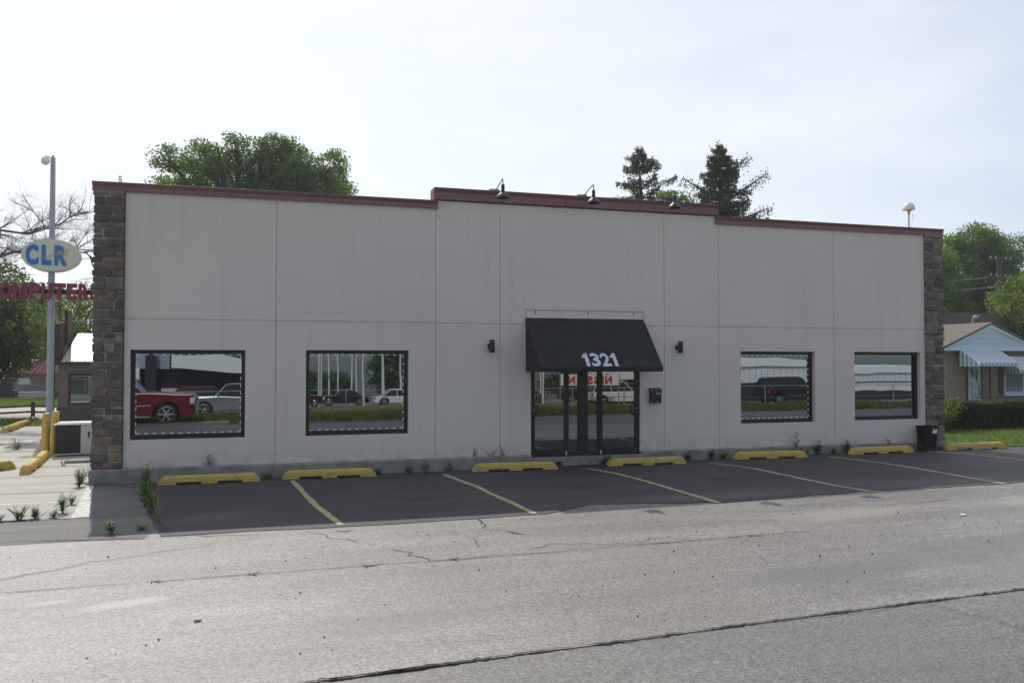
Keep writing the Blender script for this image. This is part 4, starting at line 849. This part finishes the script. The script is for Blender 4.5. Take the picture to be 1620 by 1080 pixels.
m = MB(); m.box(3.3,-.05,.6,3.52,-.003,2.3); m.box(2.4,-.35,.3,2.46,-.29,2.3); m.build('shutter', 'iron_red', hs)
m = MB(); m.box(3.62,-.07,.55,4.9,-.004,.78); m.box(3.62,-.06,.78,3.7,-.004,1.75); m.box(4.82,-.06,.78,4.9,-.004,1.75); m.box(3.7,-.06,1.7,4.82,-.004,1.75); w_ = m.build('window', 'house_trim', hs)
m = MB(); m.box(3.7,-.03,.78,4.82,-.004,1.7); m.build('pane', 'curtain', w_)
m = MB()
for k in range(21): x = .2+k*.28; m.tube([(x,-1.5,.0),(x,-1.5,.55)], .012, 5); 
for k in range(10): x = 3.3+k*.3; m.tube([(x,-1.49,.35),(x+.1,-1.49,.5),(x+.2,-1.49,.35),(x+.1,-1.49,.22),(x,-1.49,.35)], .01, 4)
m.tube([(.1,-1.5,.56),(6.0,-1.5,.56)], .02, 5); m.build('porch_railing', 'iron_black', hs)
m = MB(); m.box(.1,-1.8,0,6,-.02,.3); m.build('porch', 'iron_red', hs)
m = MB()
for k in range(12): m.box(.25+k*.17,-1.87,.34+(k%2)*.05,.33+k*.17,-1.82,.42+(k%2)*.05)
m.build('porch_edging', 'chalk_white', hs)

def hedge(name, label, x0, x1, y0, y1, h, n, m, size):
    t = empty(name, ((x0+x1)/2, y0, gz(x0)), R(0), label, 'hedge'); L = (x1-x0)/2; c = MB(); c.box(-L+.1,.1,0,L-.1,y1-y0-.1,h-.1); c.build('core', 'hedge_core', t)
    P = []; k = n//3
    for fx in range(3):
        p = np.column_stack([rng.uniform(-L,L,k), rng.uniform(0,y1-y0,k), rng.uniform(0,h,k)])
        if fx == 0: p[:,1] = np.abs(rng.normal(0,.05,k))
        if fx == 1: p[:,2] = h-np.abs(rng.normal(0,.04,k))+.02*np.sin(p[:,0]*2.1)
        if fx == 2: p[:,0] = np.where(rng.random(k) < .5, -L, L)*(1-np.abs(rng.normal(0,.02,k)))
        P.append(p)
    P = np.vstack(P); P[:,1] += .07*np.sin(P[:,0]*3+1)*np.sin(P[:,2]*4); P[:,2] += .03*np.sin(P[:,0]*3.3)
    quads_mesh('foliage', *leaves(P, size), m, t)
hedge('clipped_hedge', 'dark clipped hedge on the lawn in front of the brick house', 21.0, 26.5, 4.2, 5.3, .92, 42000, 'hedge_leaf', .06)
def shrub(name, label, x, y, w, h, n, m, size, cat='shrub'):
    t = empty(name, (x, y, gz(x)), 0, label, cat); s_ = MB(); P = []
    for k in range(16):
        a = random.uniform(0, 6.28); q = random.uniform(.1, 1); e = Vector((math.cos(a)*w*q, math.sin(a)*w*q*.7, h*random.uniform(.6,1.05)*(1-.25*q))); s_.tube([(0,0,0), e*.55+Vector((0,0,.05)), e], [.012,.008,.003], 4, False)
        tt = rng.uniform(.3,1.02,n//16); P.append(np.outer(tt, np.array(e)) + rng.normal(size=(n//16,3))*.06)
    s_.build('stem', 'bark', t); quads_mesh('foliage', *leaves(np.vstack(P), size), m, t)
shrub('young_shrub', 'pale green leggy shrub sprouting between the right pillar and hedge', 20.8, 3.9, .75, 1.25, 1500, 'leaf_light', .09)

# utility pole and wires
t = empty('utility_pole', (51.2, 29.7, 0), R(8), 'wooden utility pole with two crossarms at the right edge', 'utility pole')
m = MB(); m.tube([(0,0,-.2),(0,0,10.0)], [.2,.15], 10); m.build('pole', 'wood_weathered', t, smooth=True)
for z, L in ((9.65, 1.2), (8.4, 1.15)):
    m = MB(); m.box(-L,-.2,z,L,-.06,z+.15); a = m.build('crossarm', 'wood_weathered', t)
    m = MB()
    for x in (-L+.1,-L*.45,L*.45,L-.1): m.lathe([(.05,z+.15),(.06,z+.22),(.03,z+.3)], (x,-.13,0), 8)
    m.build('insulator', 'galv', a)
m = MB(); m.tube([(-.9,-.13,8.4),(0,-.1,7.6),(.9,-.13,8.4)], .025, 5); m.build('brace', 'galv', t)
def wire(p, q, sag, name, label, rad=.014):
    m = MB(); pts = [(p[0]+(q[0]-p[0])*k/16, p[1]+(q[1]-p[1])*k/16, p[2]+(q[2]-p[2])*k/16-sag*math.sin(math.pi*k/16)) for k in range(17)]
    o = m.tube(pts, rad, 5).build(name, 'galv'); tag(o, label, 'wire'); return o
wire((51,29.4,8.5),(20,34,8.2),.9,'power_wire','upper overhead wire running left from the utility pole',.02); wire((51,29.4,7.8),(20,33,7.2),.9,'power_wire','middle overhead wire running left from the utility pole',.02); wire((51,29.4,6.4),(38.5,19.0,4.3),.5,'power_wire','service wire sagging from the utility pole to the house',.02)
wire((-30,24,3.6),(-6.5,24,4.3),.35,'power_wire','thin wire crossing behind the pole sign below the red letters',.02)

# ------------------------------------------------------------------ grass, weeds
def grass(name, label, regions, n, h, m, base=.02, w=.012):
    P = []; 
    tot = sum((x1-x0)*(y1-y0) for x0,x1,y0,y1 in regions)
    for (x0,x1,y0,y1) in regions:
        k = int(n*(x1-x0)*(y1-y0)/tot); P.append(np.column_stack([rng.uniform(x0,x1,k), rng.uniform(y0,y1,k)]))
    P = np.vstack(P); k = len(P); Z = np.array([gz(a, b) for a, b in P])+base
    hh = h*rng.uniform(.45,1.25,k)*(1+.35*np.sin(P[:,0]*1.3)*np.sin(P[:,1]*.9+P[:,0]*.4)); a = rng.uniform(0,6.28,k); ww = w*rng.uniform(.7,1.4,k); le = rng.normal(size=(k,2))*.3
    V = np.empty((k,3,3)); V[:,0] = np.column_stack([P[:,0]-np.cos(a)*ww, P[:,1]-np.sin(a)*ww, Z-.02]); V[:,1] = np.column_stack([P[:,0]+np.cos(a)*ww, P[:,1]+np.sin(a)*ww, Z-.02]); V[:,2] = np.column_stack([P[:,0]+le[:,0]*hh, P[:,1]+le[:,1]*hh, Z+hh])
    me = bpy.data.meshes.new(name); me.vertices.add(k*3); me.vertices.foreach_set('co', V.astype(np.float32).ravel()); me.loops.add(k*3); me.loops.foreach_set('vertex_index', np.arange(k*3, dtype=np.int32)); me.polygons.add(k); me.polygons.foreach_set('loop_start', np.arange(0,k*3,3,dtype=np.int32)); me.update(calc_edges=True)
    o = link(name, me, m); tag(o, label, 'grass', kind='stuff'); return o
grass('lawn_grass', 'sunlit green lawn beside the right end of the shop', [(17.15,34,-.15,8),(34,46,1,15),(20,34,8,15)], 90000, .09, 'grass_blade', w=.014)
grass('side_grass', 'green grass strips beyond the side yard', [(-20,-7.8,16.6,20.4),(-30,-8,31.5,41.5)], 30000, .10, 'grass_blade', w=.03)
grass('verge_grass', 'tall green roadside grass on the far side of the road', [(-1.2,34,-21.5,-15.8),(-22,-1.2,-21.5,-19.2)], 60000, .30, 'green_verge', w=.02)
grass('dry_grass', 'mown dry grass beyond the roadside grass', [(-40,60,-29.3,-21.5),(2.8,33,-53,-29.3)], 50000, .12, 'dry_grass', w=.03)

def weed(x, y, h, kind, label, group, base=None, spread=.12):
    z = gz(x, y) if base is None else base
    t = empty('weed', (x, y, z), random.uniform(0,6), label, 'weed', group); s_ = MB(); C = []; U = []; V = []
    ns = {'tall': 1, 'bush': 11, 'dry': 7, 'tuft': 9, 'wisp': 7}[kind]
    for k in range(ns):
        a = random.uniform(0,6.28); q = 0 if kind == 'tall' else random.uniform(.2,1)*spread; hh = h*random.uniform(.6,1.05) if ns > 1 else h
        e = Vector((math.cos(a)*q, math.sin(a)*q, hh)); s_.tube([(math.cos(a)*q*.15,math.sin(a)*q*.15,0), Vector((e.x*.5,e.y*.5,hh*.55)), e], [.006,.0045,.002], 4, False)
        nl = {'tall': 38, 'bush': 16, 'dry': 7, 'tuft': 10, 'wisp': 3}[kind]
        for i in range(nl):
            f = random.uniform(.12, 1.03); p = Vector((e.x*f*f, e.y*f*f, hh*f)); b = random.uniform(0,6.28); L = {'tall':.075,'bush':.05,'dry':.02,'tuft':.06,'wisp':.03}[kind]*random.uniform(.6,1.3)*(1.25-.6*f)*(h/.35)**.35
            d = Vector((math.cos(b), math.sin(b), random.uniform(-.15,.6))).normalized(); w = d.cross(Vector((0,0,1))).normalized(); C.append(p+d*L); U.append(d*L); V.append(w*L*.38)
    dry = kind == 'dry'; mt = 'weed_wisp' if kind == 'wisp' else ('weed_dry' if dry else 'weed_leaf')
    s_.build('stem', mt, t); quads_mesh('leaves', np.array(C), np.array(U), np.array(V), mt, t)
GW = 'weeds along the foot of the shop wall'; GC = 'weeds growing from the cracks at the left'
weed(12.55,-.17,.52,'tall','tall single-stemmed weed under the third window',GW); weed(13.15,-.17,.34,'bush','bushy weed right of the tall weed',GW,spread=.22); weed(13.98,-.18,.36,'bush','dense weed at the left end of the wheel stop by the bin',GW,spread=.14)
weed(12.85,-.16,.2,'dry','dry low weed between the tall and bushy ones',GW); weed(13.6,-.16,.16,'tuft','small tuft between the two wheel stops on the right',GW); weed(9.55,-.2,.24,'bush','rounded weed at the right end of the wheel stop under the mailbox',GW)
weed(16.05,-.45,.18,'bush','low weed at the left foot of the trash bin',GW,spread=.2); weed(16.75,-.3,.12,'tuft','low tuft between the bin and right pillar',GW); weed(10.2,-.16,.2,'bush','weed at the wall foot left of the wheel stop with the tall weed',GW); weed(10.5,-.18,.15,'tuft','short weed tuft next to the fifth wheel stop',GW)
weed(7.55,-.2,.22,'tall','slim weed on the step below the right door',GW); weed(7.42,-.22,.18,'tuft','small weed on the step beside the slim one',GW); weed(6.35,-.2,.14,'tuft','weed at the step right of the third wheel stop',GW); weed(6.9,-.2,.10,'dry','dry sprig on the step in the middle of the entrance',GW)
weed(3.0,-.17,.17,'tuft','leftmost of three weeds between the second and third wheel stops',GW); weed(3.35,-.17,.2,'tall','middle of three weeds between the second and third wheel stops',GW); weed(3.85,-.17,.17,'tall','rightmost of three weeds between the second and third wheel stops',GW)
weed(4.45,.0,.32,'dry','dry stalks on the ledge left of the entrance wall lamp',GW,.26); weed(5.1,-.04,.30,'dry','dry stalks on the ledge just left of the doors',GW,.26,spread=.3); weed(4.8,-.04,.22,'dry','short dry stalks on the ledge above the third wheel stop',GW,.26,spread=.3)
weed(-1.0,-.06,.22,'tall','small weed growing on the ledge above the first wheel stop',GW,.26); weed(.12,-.17,.12,'tuft','tuft between the first and second wheel stops',GW); weed(-.1,-.3,.1,'dry','dry sprig between the first two wheel stops',GW)
weed(2.35,-.17,.12,'tuft','tuft at the right end of the second wheel stop',GW); weed(11.0,-.14,.25,'dry','dry stalks under the left edge of the third window',GW,.02); weed(15.3,-.1,.16,'dry','dry sprig on the ledge below the last window',GW,.26)
for i, (x, y, h, k, lab, sp) in enumerate(((-2.08,-.75,.40,'bush','weed in the lot crack closest to the wall, behind the others',.12),(-2.0,-1.5,.16,'tuft','low tuft in the lot crack under the first weed',.1),(-1.93,-2.1,.30,'bush','second weed from the wall in the lot crack',.10),(-1.8,-2.9,.34,'bush','middle weed in the lot crack',.14),(-1.62,-3.6,.30,'bush','wide weed in the lot crack near the shadow edge',.22),(-1.5,-4.1,.26,'dry','dry tuft in the lot crack nearest the camera',.2),
   (-1.95,-5.15,.14,'tuft','small weed at the edge of the building shadow',.08),(-1.6,-4.95,.07,'tuft','flat weed beside the shadow edge',.2),(-3.45,-3.62,.17,'bush','leafy weed left of the sunlit stripe, nearer one',.15),(-3.25,-3.6,.16,'bush','leafy weed beside the nearer one left of the stripe',.12),(-2.95,-3.25,.26,'bush','upright weed on the sunlit stripe corner',.06),(-3.0,-2.4,.14,'tuft','weed beside the sunlit stripe',.08),
   (-3.0,-3.6,.1,'tuft','small weed in the joint between stripe and paving',.06),(-3.7,-3.7,.08,'tuft','flat weed at the far left of the joint',.1),(-3.28,-.3,.3,'bush','weed at the foot of the left stone pillar',.12),(-3.35,.3,.25,'tuft','grass tuft behind the foot of the left pillar',.14),(-3.4,1.2,.22,'dry','dry grass along the side wall',.2),(-3.5,2.6,.24,'dry','dry grass farther along the side wall',.25),(-4.3,3.3,.16,'dry','dry grass by the side yard wheel stop',.2),(-5.9,3.4,.2,'tuft','green weed by the left wheel stop',.2),(-5.3,1.7,.12,'tuft','weed in the slab joint by the wheel stop',.12),(-6.3,7.6,.28,'bush','weed among the slabs behind the bollards',.3))):
    weed(x, y, h*1.25, k, lab, GC, None, sp*1.2)
for i, (x, y, lab) in enumerate(((-1.05,-7.97,'thin grass in the long joint, leftmost tuft'),(-.1,-7.94,'thin grass in the long joint, second tuft from the left'),(1.2,-7.93,'thin grass in the long joint, middle tuft'),(2.2,-7.91,'thin grass in the long joint, fourth tuft'),(6.3,-7.86,'yellowish tuft where the long joint ends'),(3.35,-6.7,'tiny tuft in the short crack before the doors'),(1.1,-5.9,'tiny tuft at the shadow edge left of the painted line'),(8.0,-5.9,'small yellow-green tuft past the third painted line'),(12.3,-6.9,'tiny tuft at the far right of the lot'))):
    weed(x, y, .016, 'wisp', lab, 'small tufts in the lot joints', gz(x)-.008, .16)
o = MB().box(-.05,-.03,0,.05,.03,.012).build('litter', 'white_paint', loc=(10.1,-7.6,gz(10))); o.rotation_euler = (0,0,.4); tag(o, 'scrap of white litter lying on the asphalt at right', 'litter')
o = MB().prism([(-.03,-.012),(.02,-.018),(.04,.0),(.012,.018),(-.026,.012)], 0, .008, 'z').build('litter', 'rust', loc=(-.55,-9.55,.0)); tag(o, 'rusty brown scrap lying on the asphalt at left', 'litter')

# ------------------------------------------------------------------ across the road (seen mirrored in the glass)
def vehicle(label, cat, x, y, yaw, body, kind='suv', L=4.7, H=1.65, W=1.85, wr=.35, group='vehicles at the dealership across the road'):
    """faces +X. side profile with wheel arches, tapered greenhouse, wheels"""
    t = empty({'pickup':'pickup_truck','suv':'suv','sedan':'sedan'}[kind], (x, y, gz(x, y)), yaw, label, cat, group); h = L/2; gc = .22*H/1.65+.03; belt = H*.58
    wx = h*.62; hood = belt+.02
    if kind == 'pickup': wx = h*.64; belt = H*.60; hood = belt+.03
    low = [(-h,gc+.1)]
    def arch(cx): return [(cx+(wr+.07)*math.cos(a), wr+(wr+.07)*math.sin(a)) for a in [math.pi-math.pi*k/10 for k in range(11)]]
    low += [(-wx-wr-.07,gc)]+[p for p in arch(-wx) if p[1] > gc]+[(-wx+wr+.07,gc),(wx-wr-.07,gc)]+[p for p in arch(wx) if p[1] > gc]+[(wx+wr+.07,gc),(h,gc+.1),(h,hood*.82),(h-.12,hood*.97),(h*.35,hood+.04)]
    low += {'pickup':[(-h*.25,belt+.04),(-h*.27,belt),(-h+.02,belt)],'suv':[(-h*.3,belt+.03),(-h+.05,belt)],'sedan':[(-h*.3,belt),(-h*.6,belt),(-h+.05,belt-.05)]}[kind]
    m = MB(); m.prism(low, -W/2, W/2); b = m.build('body', body, t, bevel=.04)
    top = {'pickup':[(h*.36,belt),(h*.12,H),(-h*.18,H),(-h*.26,belt)],'suv':[(h*.42,belt),(h*.14,H),(-h*.8,H-.04),(-h*.96,belt)],'sedan':[(h*.42,belt),(h*.1,H),(-h*.35,H),(-h*.7,belt)]}[kind]
    m = MB(); n = len(top); ins = lambda z: (W/2-.03)-(z-belt)/(H-belt)*.18
    m.add([(p[0], -ins(p[1]), p[1]) for p in top]+[(p[0], ins(p[1]), p[1]) for p in top], [tuple(range(n)), tuple(range(2*n-1,n-1,-1))]+[(i,(i+1)%n,(i+1)%n+n,i+n) for i in range(n)]); m.build('greenhouse', 'car_window', t)
    m = MB(); rx0, rx1 = top[2][0], top[1][0]; m.hexa([(rx0,-ins(H)-.01,H-.01),(rx1,-ins(H)-.01,H-.01),(rx1,ins(H)+.01,H-.01),(rx0,ins(H)+.01,H-.01),(rx0+.05,-ins(H)+.1,H+.05),(rx1-.1,-ins(H)+.1,H+.05),(rx1-.1,ins(H)-.1,H+.05),(rx0+.05,ins(H)-.1,H+.05)])
    for sg in (-1, 1):
        for a, b_ in ((top[0],top[1]),(top[3],top[2])): m.tube([(a[0],sg*(ins(a[1])+.005),a[1]),(b_[0],sg*(ins(b_[1])+.005),b_[1])], .035, 5)
        xm = (top[1][0]+top[2][0])/2; m.tube([(xm,sg*(ins(belt)+.004),belt),(xm,sg*(ins(H)+.004),H)], .03, 5)
    m.build('roof', body, t)
    for cx in (-wx, wx):
        for sg in (-1, 1):
            q = MB(); q.lathe([(wr*.72,-.12),(wr*.97,-.12),(wr,-.09),(wr,.09),(wr*.97,.12),(wr*.72,.12)], (cx,sg*(W/2-.12),wr), 24, 'y'); w = q.build('wheel', 'rubber', t, smooth=True)
            q = MB(); q.lathe([(wr*.12,sg*.125),(wr*.66,sg*.10),(wr*.7,sg*.125),(wr*.73,sg*.12),(wr*.66,sg*.06),(wr*.12,sg*.08)], (cx,sg*(W/2-.12),wr), 20, 'y')
            for k in range(6): a = k*math.pi/3; q.tube([(cx,sg*(W/2-.0),wr),(cx+wr*.66*math.cos(a),sg*(W/2-.005),wr+wr*.66*math.sin(a))], .035, 4)
            q.build('rim', 'chrome', w)
    for sg in (-1, 1):
        q = MB(); q.box(h-.2,sg*(W/2-.02)-.015,hood*.66,h-.02,sg*(W/2-.02)+.03,hood*.86); q.build('headlight', 'lens', t, bevel=.01)
        q = MB(); q.box(-h+.0,sg*(W/2-.02)-.03,belt*.72,-h+.12,sg*(W/2-.02)+.03,belt*.95); q.build('tail_light', 'tail_red', t)
    q = MB(); q.box(h-.02,-W/2+.2,gc+.12,h+.03,W/2-.2,hood*.72); q.box(-wx+wr+.15,W/2+.0,belt*.62,wx-wr-.15,W/2+.015,belt*.66); q.box(-wx+wr+.15,W/2,gc+.02,wx-wr-.15,W/2+.05,gc+.06)
    q.build('chrome_trim', 'chrome', t)
    return t
vehicle('red pickup truck parked at the verge beside the camera', 'pickup truck', -5.45, -17.75, 0, 'car_red', 'pickup', 5.9, 1.95, 2.0, .41)
vehicle('silver suv parked in the dealership lot across the road', 'suv', -1.7, -34.0, math.pi, 'car_silver', 'suv', 4.8, 1.75, 1.9, .36)
vehicle('red suv behind the silver one in the dealership lot', 'suv', -4.9, -41.0, math.pi, 'car_red', 'suv', 4.6, 1.7, 1.85, .35)
vehicle('dark suv with red tail lamp beside the white sheds', 'suv', 34.6, -31.0, 0, 'car_black', 'suv', 4.6, 1.8, 1.9, .35)
cols = ['car_maroon','car_black','car_white','car_silver','car_white','car_silver','car_black','car_blue','car_white','car_black','car_silver','car_red']
names = ['maroon','black','white','silver','white','silver','black','blue','white','black','silver','red']
ordn = ['first','second','third','fourth','fifth','sixth','seventh','eighth','ninth','tenth','eleventh','twelfth']
for i in range(12):
    k = 'sedan' if i % 3 else 'suv'
    vehicle('%s %s, %s along the row across the road' % (names[i], k, ordn[i]), k, 3.0+i*4.5, -58-(i % 2)*5, (0, math.pi)[i % 2], cols[i], k, 4.7, 1.5 if k == 'sedan' else 1.7)
vehicle('white suv beside the banner across the road', 'suv', 25.9, -40.6, 0, 'car_white', 'suv', 4.8, 1.75, 1.9, .36); vehicle('white sedan raised on a ramp behind the banner', 'sedan', 27.7, -44.0, math.pi, 'car_white', 'sedan', 4.8, 1.5, 1.9, .33).location.z += 1.75
o = MB().box(24.9,-46.2,gz(0,-44)-.3,30.5,-42.6,gz(0,-44)+1.70).build('display_ramp', 'deal_dark'); tag(o, 'dark display ramp holding a white car', 'ramp')
bn = empty('banner', (22.7, -38.1, gz(0,-38.1)), 0, 'white banner with red lettering at the dealership', 'banner')
m = MB(); m.box(-2.3,-.03,1.55,2.3,.0,2.35); pnl = m.build('panel', 'white_paint', bn)
m = MB(); x = 0; tx = []
for ch in 'NISSAN':
    w = .14 if ch == 'I' else .55; v, f = glyph(ch, x, x+w, 1.65, 2.25, .02, .045); m.add([(1.75-a, .005-b, c) for a, b, c in v], f); x += w+.10
m.build('letters', 'banner_red', pnl); m = MB(); m.tube([(-2.3,0,0),(-2.3,0,2.4)], .04, 6); m.tube([(2.3,0,0),(2.3,0,2.4)], .04, 6); m.build('posts', 'galv', bn)
# dealership building
zb = gz(0, -47)
db = empty('dealership', (-8, -47, zb), 0, 'white and blue-grey dealership building across the road', 'building')
m = MB(); m.box(-14,-12,0,9.3,-.3,3.1); m.build('storefront', 'deal_dark', db); m = MB(); m.box(-14,-.28,3.1,1.6,.5,4.2); m.box(-14,-12,3.1,9.3,-.3,4.3); m.build('fascia', 'deal_blue', db); m = MB(); m.prism([(1.8,3.2),(9.3,2.6),(9.3,3.4),(5.2,4.1),(1.8,4.1)], -.28, 1.4); m.prism([(-6,4.35),(9.3,4.35),(9.3,4.7),(2,5.3),(-6,5.0)], -2, .6); m.build('canopy', 'deal_white', db)
for x in (-2.2, -1.2): m = MB(); m.box(x,.52,0,x+.9,1.2,3.9-(x+2.2)*.7); m.build('column', 'deal_tan' if x < -2 else 'deal_white', db)
m = MB(); m.box(.1,1.0,0,.8,1.5,4.6); m.build('pylon', 'deal_dark', db); m = MB(); m.box(1.1,.6,0,2.6,1.1,1.7); m.build('column', 'deal_tan', db)
for (x0, x1, y, hgt, lab, mt) in ((35, 49.5, -44, 3.1, 'long white ribbed metal shed across the road', 'ribbed_white'), (50, 66, -46, 2.55, 'white arched-roof metal building farther along', 'ribbed_white')):
    t = empty('metal_shed', (x0, y, gz(0,y)), 0, lab, 'building'); m = MB(); W_ = x1-x0; m.box(0,-10,.9,W_,0,hgt); m.build('wall', mt, t)
    m = MB(); [m.box(k*.6,.0,1.7,k*.6+.06,.05,hgt) for k in range(int(W_/.6))]; m.build('ribs', 'sign_rim', t); m = MB(); m.prism([(0,hgt),(W_,hgt),(W_*.8,hgt+.5),(W_*.5,hgt+.75),(W_*.2,hgt+.5)], -10, .2); m.build('roof', 'deal_white', t); m = MB(); m.box(0,-9.9,0,W_,.02,.9); m.box(.1,.02,.9,W_*.52,.06,1.7) if x0 < 40 else m.box(0,.02,1.65,W_,.06,1.72); m.build('dark_base', 'deal_dark', t)
LP = MB(); LP.tube([(0,0,0),(0,0,8)], [.09,.06], 8); q0 = empty('lot_light', (5, -60, gz(0,-60)), 0, 'white lamp pole in the dealership lot', 'lamp post', 'lamp and flag poles of the dealership'); LP.build('pole', 'white_paint', q0); m = MB(); m.box(-.1,-.08,7.8,.95,.08,7.95); m.build('lamp_head', 'white_paint', q0)
r = random.Random(77)
for i in range(15): c = copy_tree(q0); y = -56-r.random()*30; c.location = ((3.6+i*1.05 if i < 10 else i*3.2-16)+r.uniform(-.5,.5)+(-y-56)*.13, y, gz(0,y)); c.rotation_euler = (r.uniform(-.01,.01),r.uniform(-.01,.01),r.choice([0,math.pi]))
for i, (x, y) in enumerate(((-14,-95),(2,-122),(9,-128),(20.5,-112),(32,-125),(56,-125),(74,-130))):
    r2 = random.Random(200+i); leaf_tree('broadleaf_tree', ('first','second','third','fourth','fifth','sixth','seventh')[i]+' skyline tree beyond the dealership lot, counted along the road', 'tree', x, y, gz(0,y), 2, auto_blobs(r2, 22, 6.0 if i != 3 else 3.2, 4, 2.0, 3.2+1.2*(i % 3 == 0)+5.5*(i == 3), 1.7), 14, .7, 'leaf_green', 'skyline trees across the road', cl=.9, nper=16, r0=.35)
t = empty('chain_link_fence', (0, -24, gz(0,-24)), 0, 'wire fence along the far verge', 'fence')
for k in range(22): m = MB(); m.tube([(-20+k*3,0,-.1),(-20+k*3,0,1.3)], .035, 6); m.build('post', 'galv', t)
m = MB(); m.tube([(-20,0,1.28),(43,0,1.28)], .02, 5); m.tube([(-20,0,.65),(43,0,.65)], .008, 4); m.build('rail', 'galv', t)

# thin summer haze
hz_ = bpy.data.materials.new('haze'); hz_.use_nodes = True; hn = hz_.node_tree.nodes; hn.clear()
ho = hn.new('ShaderNodeOutputMaterial'); hv = hn.new('ShaderNodeVolumePrincipled'); hv.inputs['Density'].default_value = .00065; hv.inputs['Color'].default_value = (.93,.96,1,1); hv.inputs['Anisotropy'].default_value = .3
hz_.node_tree.links.new(hv.outputs[0], ho.inputs['Volume']); MATS['haze'] = hz_
hb = MB().box(-425,-425,-20,425,425,24).build('haze', 'haze'); tag(hb, 'thin pale summer haze over the whole lot', 'haze', kind='stuff')
